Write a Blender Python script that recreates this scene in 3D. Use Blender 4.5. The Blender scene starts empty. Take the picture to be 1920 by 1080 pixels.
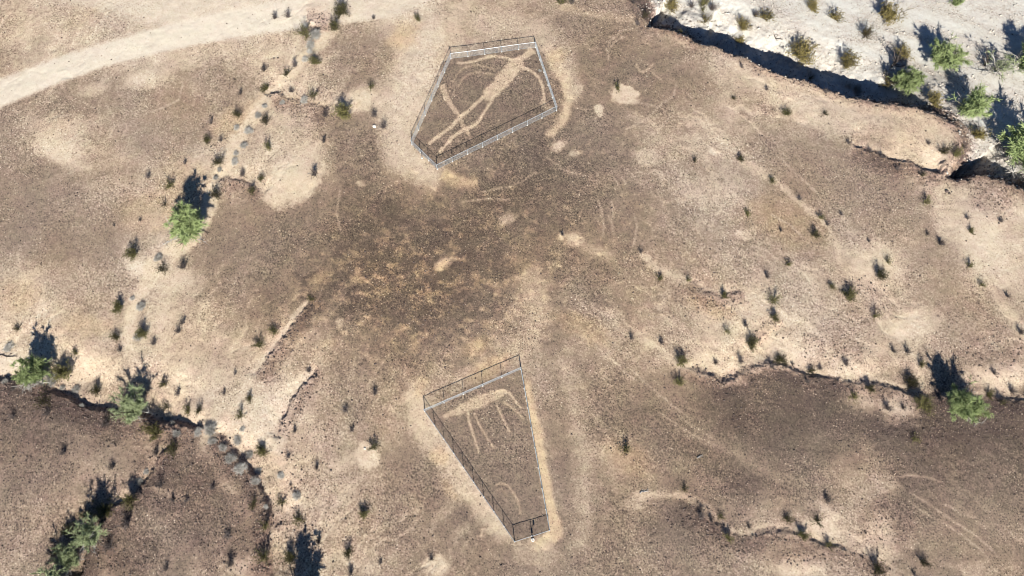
import bpy, bmesh, math, random
import numpy as np
from mathutils import Vector, Matrix

# ------------------------------------------------------------------ camera, light
SC = bpy.context.scene
COL = SC.collection
CAM_H = 118.0
FPX = 1500.0                       # focal length in pixels of a 1920 px wide frame
TH = math.radians(17.2)            # tilt from straight down
CT, ST = math.cos(TH), math.sin(TH)
cam_d = bpy.data.cameras.new('camera')
cam = bpy.data.objects.new('camera', cam_d)
COL.objects.link(cam)
cam.location = (0, 0, CAM_H)
cam.rotation_euler = (TH, 0, 0)
cam_d.sensor_width = 36.0
cam_d.lens = FPX / 1920 * 36.0
cam_d.clip_end = 20000
SC.camera = cam

SUN_EL = math.radians(34.5)
SUN_DIR = Vector((0.115, -0.993, 0)).normalized()        # horizontal direction towards the sun
world = bpy.data.worlds.new('World')
SC.world = world
world.use_nodes = True
wn = world.node_tree.nodes
wl = world.node_tree.links
bg = wn['Background']
sky = wn.new('ShaderNodeTexSky')
sky.sky_type = 'NISHITA'
sky.sun_disc = False
sky.sun_elevation = SUN_EL
sky.sun_rotation = math.atan2(SUN_DIR.x, SUN_DIR.y)
sky.air_density = 0.75
sky.dust_density = 0.0
sky.ozone_density = 6.0
wl.new(sky.outputs['Color'], bg.inputs['Color'])
bg.inputs['Strength'].default_value = 0.05

sun_d = bpy.data.lights.new('sun', 'SUN')
sun_d.energy = 5.0
sun_d.angle = math.radians(0.5)
sun_d.color = (1.0, 0.95, 0.87)
sun = bpy.data.objects.new('sun', sun_d)
COL.objects.link(sun)
to_sun = Vector((SUN_DIR.x * math.cos(SUN_EL), SUN_DIR.y * math.cos(SUN_EL), math.sin(SUN_EL)))
sun.rotation_euler = to_sun.to_track_quat('Z', 'Y').to_euler()
sun.location = to_sun * 200

SC.view_settings.view_transform = 'Standard'
SC.view_settings.look = 'None'
SC.view_settings.exposure = 0.98
SC.view_settings.gamma = 1.0
SC.cycles.filter_width = 1.0

# ------------------------------------------------------------------ pixel <-> ground
def project(X, Y, Z):
    """world -> pixel of the 1920x1080 frame (numpy)"""
    dy, dz = Y, Z - CAM_H
    depth = np.maximum(ST * dy - CT * dz, 15.0)
    yc = CT * dy + ST * dz
    return 960 + FPX * X / depth, 540 - FPX * yc / depth

def unproject(u, v, z=0.0):
    dx = (u - 960) / FPX
    dy = (540 - v) / FPX
    Y = dy * CT + ST
    Z = dy * ST - CT
    t = (z - CAM_H) / Z
    return dx * t, Y * t

# ------------------------------------------------------------------ noise
_rng = np.random.RandomState(7)
_T = _rng.rand(8, 256, 256).astype(np.float32)
def vnoise(x, y, k=0):
    t = _T[k % 8]
    xi = np.floor(x).astype(np.int64); yi = np.floor(y).astype(np.int64)
    fx = (x - xi).astype(np.float32); fy = (y - yi).astype(np.float32)
    fx = fx * fx * (3 - 2 * fx); fy = fy * fy * (3 - 2 * fy)
    x0 = (xi + 37 * k) & 255; x1 = (x0 + 1) & 255
    y0 = (yi + 91 * k) & 255; y1 = (y0 + 1) & 255
    a = t[y0, x0] * (1 - fx) + t[y0, x1] * fx
    b = t[y1, x0] * (1 - fx) + t[y1, x1] * fx
    return (a * (1 - fy) + b * fy) * 2 - 1
def fbm(x, y, k=0, octs=4, gain=.5):
    s = 0; a = 1.0; n = 0
    for i in range(octs):
        c, q = math.cos(.7 * i + k), math.sin(.7 * i + k)
        s = s + a * vnoise((x * c - y * q) * 2 ** i + 13.7 * i, (x * q + y * c) * 2 ** i + 5.1 * i, k + i)
        n += a; a *= gain
    return s / n
def sstep(a, b, x):
    t = np.clip((x - a) / (b - a), 0, 1)
    return t * t * (3 - 2 * t)

# ------------------------------------------------------------------ ground grid
RES = 0.135
def axis(lo, hi):
    d = np.arange(lo, hi + RES * .5, RES)
    out = []
    s, p = 0.3, d[-1]
    while p < hi + 2500:
        p += s; s *= 1.22; out.append(p)
    inn = []
    s, p = 0.3, d[0]
    while p > lo - 2500:
        p -= s; s *= 1.22; inn.append(p)
    return np.concatenate([np.array(inn[::-1]), d, np.array(out)])
xs = axis(-98.0, 98.0)
ys = axis(-13.0, 97.0)
GX, GY = np.meshgrid(xs, ys)
U0, V0 = project(GX, GY, 0.0)
U0 = np.clip(U0, -500, 2420); V0 = np.clip(V0, -400, 1500)
WX = fbm(GX / 3.0, GY / 3.0, 1, 4) ; WY = fbm(GX / 3.0 + 50, GY / 3.0 + 9, 2, 4)
FX = fbm(GX / .6, GY / .6, 3, 3); FY = fbm(GX / .6 + 20, GY / .6 + 70, 4, 3)
BIG = fbm(GX / 14.0, GY / 14.0, 5, 3)
U = U0 + 7 * WX + 2.6 * FX
V = V0 + 7 * WY + 2.6 * FY

def window(x0, y0, x1, y1):
    """index slices of the grid that cover a pixel box"""
    c = [unproject(a, b) for a in (x0, x1) for b in (y0, y1)]
    X = [p[0] for p in c]; Y = [p[1] for p in c]
    i0 = max(np.searchsorted(xs, min(X)) - 1, 0); i1 = min(np.searchsorted(xs, max(X)) + 1, len(xs))
    j0 = max(np.searchsorted(ys, min(Y)) - 1, 0); j1 = min(np.searchsorted(ys, max(Y)) + 1, len(ys))
    return slice(j0, j1), slice(i0, i1)

def polydist(pts, margin, u=None, v=None, widths=None):
    """window, distance, signed side (+ = right of travel in the picture), position along 0..1, width"""
    u = U if u is None else u; v = V if v is None else v
    P = np.array(pts, dtype=float)
    m = margin + 14
    sl = window(P[:, 0].min() - m, P[:, 1].min() - m, P[:, 0].max() + m, P[:, 1].max() + m)
    uu = u[sl]; vv = v[sl]
    best = np.full(uu.shape, 1e9); side = np.zeros(uu.shape); along = np.zeros(uu.shape); wid = np.ones(uu.shape)
    seg = np.hypot(*(P[1:] - P[:-1]).T); tot = seg.sum(); acc = 0
    for i in range(len(P) - 1):
        a, b = P[i], P[i + 1]
        d = b - a; L2 = max((d * d).sum(), 1e-9)
        tr = ((uu - a[0]) * d[0] + (vv - a[1]) * d[1]) / L2
        t = np.clip(tr, 0, 1)
        ex = uu - a[0] - t * d[0]; ey = vv - a[1] - t * d[1]
        dist = np.hypot(ex, ey)
        k = dist < best - 1e-6
        best[k] = dist[k]
        cr = d[0] * (vv - a[1]) - d[1] * (uu - a[0])
        side[k] = np.sign(cr[k])
        along[k] = ((acc + t * seg[i]) / tot)[k]
        if widths is not None:
            wid[k] = (widths[i] * (1 - t) + widths[i + 1] * t)[k]
        acc += seg[i]
    return sl, best, side, along, wid

# ------------------------------------------------------------------ relief
HZ = np.zeros(GX.shape)
HZ += .22 * BIG + .05 * WX
WASH_LIP = [(1120, -260), (1140, -120), (1172, -25), (1197, 30), (1212, 52), (1232, 50), (1252, 54), (1275, 63), (1292, 69),
            (1302, 81), (1335, 89), (1360, 98), (1395, 111), (1425, 127), (1460, 139), (1497, 148), (1530, 160), (1560, 173),
            (1615, 187), (1655, 194), (1710, 202), (1765, 219), (1795, 240), (1803, 262), (1793, 290), (1776, 312),
            (1766, 332), (1795, 342), (1845, 331), (1880, 341), (1925, 360), (2050, 420), (2420, 560)]
def point_in_poly(poly, u, v):
    P = np.array(poly, float); n = len(P)
    ins = np.zeros(u.shape, bool); j = n - 1
    for i in range(n):
        xi, yi = P[i]; xj, yj = P[j]
        if yi != yj:
            c = ((yi > v) != (yj > v)) & (u < (xj - xi) * (v - yi) / (yj - yi) + xi)
            ins ^= c
        j = i
    return ins
F3 = fbm(GX / .35, GY / .35, 6, 2)
Ul = U0 + 5 * WX + 3.8 * FX + 2 * F3; Vl = V0 + 5 * WY + 3.8 * FY + 2.4 * F3
inside = point_in_poly(WASH_LIP + [(2600, 560), (2600, -420), (1120, -420)], Ul, Vl)
P = np.array(WASH_LIP, float)
WASH_DROP = [1, 1.2, 1.5, 1.8, 4.6, 5, 4.6, 4.2, 4.6, 6, 6.4, 6.2, 5.9, 6, 6.6, 6, 5.8, 5.8, 5.2, 4.6, 4, 2.6, 2.4, 2.6, 2.6, 2.2, 3.2, 5.6, 6, 4.6, 3, 3.5, 4]
sl, dw, _, aw, dropw = polydist(WASH_LIP, 500, Ul, Vl, [d * 1.22 for d in WASH_DROP])
q = np.full(GX.shape, 1e3); q[sl] = dw
inwash = inside
dropmap = np.full(GX.shape, 5.0); dropmap[sl] = dropw
dropmap = dropmap * (1 + .25 * WX)
prof = .5 * sstep(-1, 22, q) + .5 * sstep(6, 50, q)
wash_z = -dropmap * prof
far_floor = sstep(20, 150, q)
HZ = np.where(inwash, HZ * (1 - .5 * far_floor) + wash_z * (1 - far_floor) + (-5.0) * far_floor + .04 * FX * sstep(0, 20, q) + .5 * prof * (1 - sstep(20, 60, q)) * (WX + .4 * FX), HZ)
WASH = np.where(inwash, sstep(24, 50, q + 8 * WX), 0.0)

# a ledge: mesa ground on one side, a gully floor on the other that climbs back to the general level
LEDGES = [
 # pts, low side (+1 right of travel / -1 left), drop m, steep px, reach px
 ([(-60, 712), (0, 718), (45, 714), (75, 728), (95, 738), (130, 752), (160, 768), (190, 772), (225, 778), (262, 782), (292, 792), (330, 800), (362, 806), (395, 812)], -1, 1.15, 13, 120),
 ([(395, 812), (415, 826), (430, 845), (447, 864), (462, 882), (478, 905), (490, 930), (498, 965), (496, 1010), (500, 1090)], -1, .85, 10, 80),
 ([(332, 826), (314, 843), (298, 862), (287, 886), (268, 912), (240, 940), (208, 956), (190, 985), (168, 1030), (150, 1100)], 1, .75, 8, 90),
 ([(1262, 692), (1290, 694), (1315, 696), (1340, 708), (1357, 722), (1378, 712), (1400, 698), (1440, 686), (1475, 692), (1512, 706), (1545, 714), (1600, 720), (1650, 726), (1695, 737), (1722, 744), (1757, 748), (1800, 754), (1860, 752), (1960, 756)], -1, .38, 12, 70),
 ([(1285, 934), (1312, 952), (1340, 984), (1362, 1004), (1395, 1012), (1420, 1008), (1450, 998), (1482, 1000), (1505, 1010), (1540, 1022), (1575, 1030), (1615, 1046), (1640, 1056), (1680, 1084)], -1, .34, 11, 70),
 ([(1592, 272), (1620, 278), (1650, 290), (1685, 306), (1705, 302), (1722, 312), (1745, 322), (1772, 326)], -1, .55, 8, 60),
 ([(500, 186), (508, 178), (522, 172), (532, 186), (550, 192), (572, 196), (600, 201), (622, 206)], -1, .28, 6, 45),
 ([(408, 344), (425, 337), (452, 344), (472, 352), (492, 372)], -1, .22, 8, 40),
 ([(592, 552), (575, 580), (552, 610), (538, 630), (520, 650), (500, 682), (476, 712)], 1, .35, 6, 40),
 ([(600, 690), (584, 708), (565, 728), (545, 755), (528, 790), (520, 825)], 1, .3, 6, 40),
 ([(1400, 545), (1350, 560), (1310, 545), (1290, 528)], 1, .2, 8, 40),
 ([(1420, 640), (1440, 620), (1470, 600)], 1, .15, 6, 30),
 ([(575, 45), (585, 44), (598, 48), (600, 62)], 1, .5, 5, 40),
]
ROUGH = np.zeros(GX.shape)
VAR = fbm(GX / 4.5, GY / 4.5, 2, 2)
for pts, low, drop, steep, reach in LEDGES:
    sl, d, s, al, _ = polydist(pts, reach, Ul, Vl)
    dd = d * np.where(s * low > 0, 1, -1)
    fade = sstep(0, .07, al) * sstep(1, .93, al)
    p = sstep(-1.5, steep, dd) * (1 - sstep(steep, reach, dd)) * fade
    ok = ~inwash[sl]
    mod = np.clip(.95 + .9 * VAR[sl], .15, 2)
    HZ[sl] -= np.where(ok, drop * p * mod, 0)
    r = np.exp(-(dd + 6) ** 2 / (2 * (14 + 10 * drop) ** 2)) * fade
    r = np.where(dd > steep, r * .35, r)
    ROUGH[sl] = np.maximum(ROUGH[sl], r * min(1, .45 + .5 * drop))
for x, y, rx, ry, val in [(100, 760, 150, 40, .5), (220, 800, 80, 40, .5), (330, 900, 110, 80, .5), (420, 1000, 110, 90, .45), (250, 1040, 90, 60, .45), (70, 860, 120, 90, .35), (60, 1000, 90, 80, .2),
        (570, 860, 70, 90, .25), (540, 980, 60, 60, .35), (1385, 770, 22, 45, .35), (1390, 705, 60, 20, .5), (1560, 660, 80, 60, .35), (1620, 560, 60, 60, .35), (1760, 800, 200, 40, .45), (1300, 960, 60, 50, .5), (1500, 1040, 90, 30, .4),
        (1660, 980, 60, 60, .45), (1850, 660, 80, 60, .35), (1860, 370, 60, 50, .45), (1700, 330, 80, 50, .25), (1380, 930, 120, 50, .25), (740, 960, 120, 80, .15), (1740, 860, 150, 80, .25), (820, 560, 200, 120, .15), (600, 950, 90, 90, .2)]:
    dd = np.hypot((U0 - x) / rx, (V0 - y) / ry) + .3 * WX
    ROUGH = np.maximum(ROUGH, val * (1 - sstep(.4, 1.3, dd)))
rub = np.where(inwash, np.exp(-((q - 24) / 26) ** 2), np.exp(-(q / 12) ** 2) * .7)
ROUGH = np.maximum(ROUGH, rub * .9)
HZ += ROUGH * (.05 * FX + .16 * np.clip(fbm(GX / .55, GY / .55, 6, 2), -.3, 1))

def ridge(a, b, k, p):
    return np.clip(1 - np.abs(fbm(a, b, k, 3)) * 3.2, 0, 1) ** p
_wr = U0 + 22 * WX; _wv = V0 + 22 * WY
rill_r = ridge((_wr * .82 + _wv * .57) / 130, (_wv * .82 - _wr * .57) / 26, 3, 2)
rill_l = ridge((_wv * .86 - _wr * .5) / 130, (_wr * .86 + _wv * .5) / 26, 5, 2)
sidew = sstep(760, 1100, U0)
RILL = (rill_r * sidew + rill_l * (1 - sidew)) * (.35 + .65 * sstep(-.1, .35, fbm(GX / 16, GY / 16, 1, 2)))
RILL *= 1 - np.exp(-(((U0 - 850) / 190) ** 2 + ((V0 - 420) / 230) ** 2))
RILL = np.where(inwash, 0, RILL)
HZ += .045 * fbm(GX / 1.1, GY / 1.1, 3, 3) * np.where(inwash, .5, 1) - .07 * RILL

def ground_z(x, y):
    i = np.clip(np.searchsorted(xs, x) - 1, 0, len(xs) - 2); j = np.clip(np.searchsorted(ys, y) - 1, 0, len(ys) - 2)
    fx = (x - xs[i]) / (xs[i + 1] - xs[i]); fy = (y - ys[j]) / (ys[j + 1] - ys[j])
    return (HZ[j, i] * (1 - fx) + HZ[j, i + 1] * fx) * (1 - fy) + (HZ[j + 1, i] * (1 - fx) + HZ[j + 1, i + 1] * fx) * fy
def at(u, v):
    """the point of the ground seen at a pixel"""
    z = 0.0
    for _ in range(8):
        x, y = unproject(u, v, z)
        z = .5 * z + .5 * float(ground_z(x, y))
    x, y = unproject(u, v, z)
    return x, y, float(ground_z(x, y))
def px_per_m(u, v):
    return FPX * (CT - (540 - v) / FPX * ST) / CAM_H

# ------------------------------------------------------------------ soil: tone 0 dark varnished gravel .. 1 bare pale silt
Ua, Va = project(GX, GY, HZ)
Ua = np.clip(Ua, -500, 2420); Va = np.clip(Va, -400, 1500)
U = Ua + 7 * WX + 2.4 * FX
V = Va + 7 * WY + 2.4 * FY
Uf = Ua + 1.2 * WX + 1.3 * FX          # firmer outlines (made lines)
Vf = Va + 1.2 * WY + 1.3 * FY
BASE = [
 #60  180  300  420  540  660  780  900 1020 1140 1260 1380 1500 1620 1740 1860
 [6.0, 6.0, 6.6, 6.6, 6.4, 5.0, 6.6, 5.6, 5.2, 4.6, 6.0, 7.0, 8.0, 8.5, 8.5, 8.5],   # 60
 [4.8, 5.0, 5.2, 5.2, 6.4, 4.8, 6.6, 3.6, 4.2, 4.4, 4.9, 5.6, 6.2, 6.0, 6.4, 8.0],   # 180
 [5.0, 5.4, 5.5, 6.4, 6.3, 4.0, 5.4, 3.8, 3.6, 4.5, 5.1, 5.7, 5.2, 4.9, 6.4, 5.2],   # 300
 [4.8, 5.0, 6.0, 4.8, 4.0, 3.1, 3.1, 3.1, 3.6, 4.3, 5.0, 5.4, 5.0, 5.4, 5.5, 6.3],   # 420
 [6.0, 5.5, 6.6, 4.6, 3.5, 2.6, 2.6, 3.1, 4.2, 4.6, 4.8, 6.2, 6.0, 5.8, 5.3, 5.8],   # 540
 [6.8, 6.4, 6.0, 5.8, 5.6, 4.4, 4.2, 4.6, 5.1, 5.1, 5.6, 6.4, 6.3, 5.9, 5.8, 5.4],   # 660
 [3.7, 4.6, 6.4, 6.4, 6.2, 5.2, 5.8, 4.2, 5.2, 4.2, 4.2, 2.8, 2.6, 3.6, 3.1, 2.7],   # 780
 [4.9, 5.0, 4.3, 4.3, 6.4, 5.7, 4.7, 3.7, 5.0, 5.0, 4.4, 3.7, 4.2, 5.0, 3.2, 3.4],   # 900
 [5.0, 4.6, 4.1, 4.6, 5.9, 5.6, 4.9, 4.6, 4.9, 4.5, 4.2, 4.6, 5.7, 5.4, 4.6, 4.5],   # 1020
]
def gridsample(G, u, v, x0=60, y0=60, st=120):
    G = np.array(G)
    gx = np.clip((u - x0) / st, 0, G.shape[1] - 1.001); gy = np.clip((v - y0) / st, 0, G.shape[0] - 1.001)
    i = gx.astype(int); j = gy.astype(int); fx = gx - i; fy = gy - j
    fx = fx * fx * (3 - 2 * fx); fy = fy * fy * (3 - 2 * fy)
    return (G[j, i] * (1 - fx) + G[j, i + 1] * fx) * (1 - fy) + (G[j + 1, i] * (1 - fx) + G[j + 1, i + 1] * fx) * fy
TONE = .52 + 1.10 * (gridsample(BASE, Ua + 30 * WX, Va + 30 * WY) / 10 - .52)
TONE += .13 * RILL - .005
TONE += .06 * BIG + .07 * fbm(GX / 2.4, GY / 2.4, 6, 4)
GRAIN = sstep(-.35, .4, fbm(GX / 5, GY / 5, 2, 3))
WARM = np.clip(.28 * fbm(GX / 8, GY / 8, 7, 4) + .16, -1, 1)
FINE = np.zeros(GX.shape)             # 1 = smooth silt without stones
def lay(sl, m, tone, amt, warm=None, fine=None):
    k = np.clip(m * amt, 0, 1)
    TONE[sl] = TONE[sl] * (1 - k) + tone / 10 * k + 0
    if warm is not None: WARM[sl] = WARM[sl] * (1 - k) + warm * k
    if fine is not None: FINE[sl] = np.maximum(FINE[sl], k * fine)
def stroke(pts, w, soft, tone, amt=1.0, warm=None, fine=None, firm=False, taper=.06, rag=.35, carve=0):
    ws = w if isinstance(w, (list, tuple)) else [w] * len(pts)
    sl, d, s, al, wid = polydist(pts, max(ws) + soft + 12, Uf if firm else U, Vf if firm else V, ws)
    e = wid * (1 + rag * FX[sl])
    m = 1 - sstep(e - soft * .5, e + soft, d)
    if taper: m = m * sstep(-.001, taper, al) * sstep(1.001, 1 - taper, al)
    lay(sl, m, tone, amt, warm, fine)
    if carve:                        # scraped soil: a shallow trough between low rims of raked stones
        rim = np.exp(-((d - e - 2.2) / 1.5) ** 2)
        HZ[sl] += carve * (rim - m); TONE[sl] -= .035 * rim * amt
def blob(x, y, rx, ry, ang, tone, amt=1.0, soft=.8, warm=None, fine=None):
    R = max(rx, ry) * (1 + soft) + 12
    sl = window(x - R, y - R, x + R, y + R)
    c, s_ = math.cos(math.radians(ang)), math.sin(math.radians(ang))
    du = U[sl] - x; dv = V[sl] - y
    d = np.hypot((du * c + dv * s_) / rx, (-du * s_ + dv * c) / ry) + .5 * WX[sl] + .3 * FX[sl]
    lay(sl, 1 - sstep(1 - soft * .6, 1 + soft, d), tone, amt, warm, fine)

for a in [  # dark varnished gravel
 (1440, 750, 80, 50, -6, 2.5, .8), (1400, 790, 70, 40, 20, 3.1, .6), (1400, 868, 95, 44, 15, 2.8, .6), (1290, 795, 60, 30, 30, 3.4, .5), (1545, 775, 75, 46, 0, 2.7, .65), (1770, 805, 170, 40, 0, 2.8, .65), (1760, 880, 100, 55, 0, 2.9, .55),
 (700, 450, 110, 60, 0, 2.7, .45), (540, 450, 60, 50, 0, 3.2, .4), (800, 590, 120, 60, 0, 2.8, .45), (690, 330, 30, 70, 20, 3.2, .5), (1040, 340, 70, 60, 0, 3.3, .4), (1170, 90, 120, 70, 10, 3.6, .5), (1240, 150, 90, 50, 10, 3.9, .45), (1110, 250, 90, 90, 0, 3.6, .45), (1130, 380, 90, 90, 0, 3.6, .4), (960, 360, 120, 50, 0, 3.1, .4), (460, 450, 90, 60, -20, 3.7, .45), (480, 560, 60, 50, 0, 4.2, .4), (1540, 330, 150, 60, 20, 4.3, .4), (1690, 400, 110, 60, 30, 4.5, .4), (1310, 480, 130, 60, 20, 4.4, .35), (60, 380, 120, 80, 20, 4.3, .4), (330, 230, 120, 60, 0, 4.6, .35),
 (50, 410, 90, 60, 30, 4.3, .45), (60, 230, 60, 30, -20, 4.5, .4), (300, 250, 70, 40, 0, 4.8, .4), (690, 100, 60, 40, 0, 4.2, .5), (1560, 330, 110, 40, 20, 4.4, .5), (1680, 390, 80, 50, 30, 4.7, .4), (1820, 590, 60, 60, 60, 4.4, .5), (1780, 500, 50, 40, 0, 4.6, .4),
 (350, 940, 90, 80, 0, 3.6, .5), (300, 1040, 90, 40, 0, 3.7, .4), (90, 790, 100, 40, 10, 3.4, .5), (60, 900, 80, 40, 0, 4.0, .4), (200, 840, 50, 30, 0, 4.3, .4), (800, 880, 60, 40, 50, 4.2, .5), (880, 1050, 80, 30, 0, 4.1, .4), (1040, 640, 24, 50, 10, 3.6, .5), (1080, 730, 40, 60, 20, 4.0, .4),
 (1130, 990, 80, 40, 0, 4.0, .4), (1300, 990, 50, 40, 40, 3.4, .6), (1460, 1030, 60, 18, 0, 4.0, .5), (1860, 320, 60, 24, 0, 4.2, .5), (1720, 950, 60, 40, 30, 3.6, .45), (1840, 930, 80, 50, 0, 4.0, .4), (1150, 430, 40, 50, 0, 3.9, .4), (1060, 860, 30, 90, -8, 4.0, .5), (1230, 510, 120, 30, 20, 4.6, .4)]:
    blob(*a)
# --- dirt road and its branches (upper left)
ROAD = [(-90, 212), (0, 175), (60, 150), (130, 125), (200, 101), (300, 74), (400, 52), (500, 34), (620, 18), (740, 6), (800, -20)]
stroke([(120, -30), (200, 2), (290, 18), (380, 34), (460, 36)], [18, 18, 18, 22, 22], 20, 7.8, .85, -.15, .7, taper=0)
stroke([(330, 10), (450, 8), (560, 2), (680, -6)], 36, 18, 7.7, .85, -.15, .7, taper=0)
stroke(ROAD, [25, 24, 22, 21, 20, 21, 24, 26, 26, 22, 18], 7, 8.5, .96, -.35, 1, firm=True, taper=0, rag=.08)
stroke([(600, 14), (700, 10), (770, 14), (800, 34), (806, 60)], [22, 18, 18, 16, 12], 18, 7.4, .75, 0, .5, taper=0)
# --- trodden ground round the upper fence
stroke([(800, 20), (796, 70), (778, 130), (752, 190), (740, 240), (752, 290), (790, 322), (840, 338)], [20, 20, 22, 20, 22, 22, 18, 14], 30, 7.0, .85, .0, .5)
stroke([(830, 328), (858, 342), (895, 338)], [9, 9, 6], 14, 6.6, .8, .7, .5)
stroke([(1018, 80), (1042, 112), (1058, 150), (1066, 190), (1056, 222), (1034, 246), (1016, 258)], [8, 9, 8, 7, 6, 6, 3], 9, 7.0, .9, .5, .5)
stroke([(880, 45), (960, 52), (1020, 70), (1060, 110), (1075, 160), (1078, 200)], [12, 14, 16, 12, 8, 4], 20, 6.5, .65, .1, .3)
stroke([(760, 40), (860, 28), (960, 34), (1040, 62)], 9, 20, 6.2, .5, .1)
# --- trodden ground round the lower fence
stroke([(784, 700), (778, 745), (796, 800), (830, 852), (876, 915), (920, 972), (956, 1018)], [14, 18, 19, 18, 17, 15, 8], 20, 7.0, .85, .25, .5)
stroke([(796, 772), (836, 828), (884, 898), (930, 964), (966, 1014)], 5, 5, 7.3, .8, .1, .6, firm=True)
stroke([(984, 700), (997, 768), (1010, 838), (1022, 905), (1036, 972), (1040, 1002), (1020, 1018), (985, 1026)], [5, 7, 8, 9, 10, 12, 12, 8], 7, 6.9, .9, .65, .55)
stroke([(960, 1030), (1000, 1038), (1040, 1028)], 14, 18, 6.3, .6, .2, .3)
stroke([(800, 690), (850, 715), (920, 690), (970, 660), (1010, 600), (1000, 540), (980, 500)], [10, 10, 12, 14, 16, 22, 18], 24, 6.3, .7, .2, .2)
stroke([(1050, 660), (1078, 760), (1092, 860), (1096, 960), (1085, 1040)], [8, 10, 12, 12, 10], 18, 6.2, .6, .1, .2)
# --- enclosed dark gravel
def polyfill(poly, tone, amt, soft=3, warm=None):
    Pn = np.array(poly, float)
    sl = window(Pn[:, 0].min() - 12, Pn[:, 1].min() - 12, Pn[:, 0].max() + 12, Pn[:, 1].max() + 12)
    m = point_in_poly(poly, Uf[sl], Vf[sl]).astype(float)
    lay(sl, m, tone, amt, warm)
UP = [(845.5, 110), (1004, 89), (1043.5, 207.5), (820, 317), (772.5, 271.5)]
LOW = [(796.5, 771), (976.5, 692.5), (1030, 994.5), (965, 1015.5)]
polyfill(UP, 3.6, .85, warm=.1)
polyfill(LOW, 3.9, .8, warm=.05)
# --- upper scraped figure
def glyph(pts, w, tone=7.1, amt=.85, soft=3.4, warm=.35):
    stroke(pts, w, soft, tone, amt, warm, .5, firm=True, taper=.02, carve=.018)
glyph([(978, 112), (966, 124), (950, 143), (932, 162), (916, 178), (906, 186)], [8, 11.5, 13, 12.5, 10, 4], 6.9, .85, 5)
glyph([(972, 112), (985, 106), (1001, 94)], [5, 5, 7], 7.0, .75, 3)
glyph([(972, 113), (960, 113), (945, 108), (922, 105), (905, 110), (886, 117), (855, 119)], [3, 2.2, 2.2, 2.4, 2.2, 2, 1.4])
glyph([(848, 160), (852, 146), (870, 128), (895, 122), (922, 128), (930, 133)], [1, 1.2, 1.4, 1.4, 1.2, 1], 5.8, .55)
glyph([(858, 166), (866, 150), (880, 140), (900, 136), (922, 139)], [1.2, 1.4, 1.5, 1.5, 1], 5.9, .6)
glyph([(842, 180), (843, 165), (847, 150)], 1, 5.6, .5)
glyph([(978, 126), (998, 135), (1010, 146), (1017, 161), (1020, 184), (1021, 196)], [3, 1.8, 1.8, 1.8, 1.6, 1.2])
glyph([(1012, 190), (1024, 198), (1034, 206)], 5, 6.6, .6, 4)
glyph([(829, 158), (836, 180), (846, 200), (860, 217), (868, 236), (876, 246), (884, 264)], [5, 5, 4, 3, 3, 2.5, 1.5], 6.8, .7, 2.5)
glyph([(908, 182), (895, 192), (880, 207), (860, 222), (845, 238), (833, 247), (818, 259), (803, 272)], [3, 2.6, 2.4, 2.6, 2.6, 2.6, 2.6, 2])
glyph([(926, 176), (922, 190), (911, 206), (899, 226), (886, 237), (870, 243), (858, 250), (847, 259), (835, 272), (823, 287)], [2.5, 2, 2, 2.2, 2.6, 3, 2.6, 2.6, 2.4, 2.4])
# --- lower scraped figure
glyph([(829, 783), (850, 774), (872, 764), (900, 752), (925, 742), (945, 736)], [2, 5, 9, 12, 10, 6], 6.8, .8, 5)
glyph([(925, 738), (945, 733), (955, 738), (966, 752), (978, 766)], [3, 3, 2, 1.6, 1.2])
glyph([(876, 772), (880, 790), (885, 806), (891, 824), (898, 850)], [2.4, 2, 1.9, 1.7, 1.2], 6.6)
glyph([(888, 774), (899, 796), (912, 818), (927, 842)], [2, 1.5, 1.6, 1.6], 6.4)
glyph([(931, 760), (938, 777), (946, 793), (957, 811)], [2, 1.7, 1.7, 1.2], 6.8)
glyph([(942, 754), (958, 764), (972, 776), (982, 786)], [2, 1.6, 1.5, 1], 6.4)
glyph([(928, 912), (937, 907), (950, 910), (960, 921), (970, 937), (974, 949), (974.5, 966)], [1.2, 1.8, 1.8, 1.8, 1.8, 1.4, 1], 5.8, .8)
glyph([(931, 920), (940, 917), (947, 923), (950, 932)], 1.2, 5.4, .6)
# small scraped figure left of the lower fence, ring right of the upper one
glyph([(905, 990), (903, 1002), (902, 1014)], 1.3, 6.6, .8); glyph([(893, 1006), (902, 1005), (912, 1009)], 1, 6.2, .7); glyph([(899, 991), (905, 996), (910, 990)], 1, 6.2, .6)
glyph([(1192, 120), (1198, 131), (1208, 136), (1218, 128), (1226, 118)], 1.8, 6.4, .7, 2.5); glyph([(1222, 136), (1232, 143), (1240, 150)], 1.6, 6.2, .7, 2)
glyph([(1205, 78), (1215, 82), (1222, 88)], 1.4, 6, .6, 2)
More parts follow.
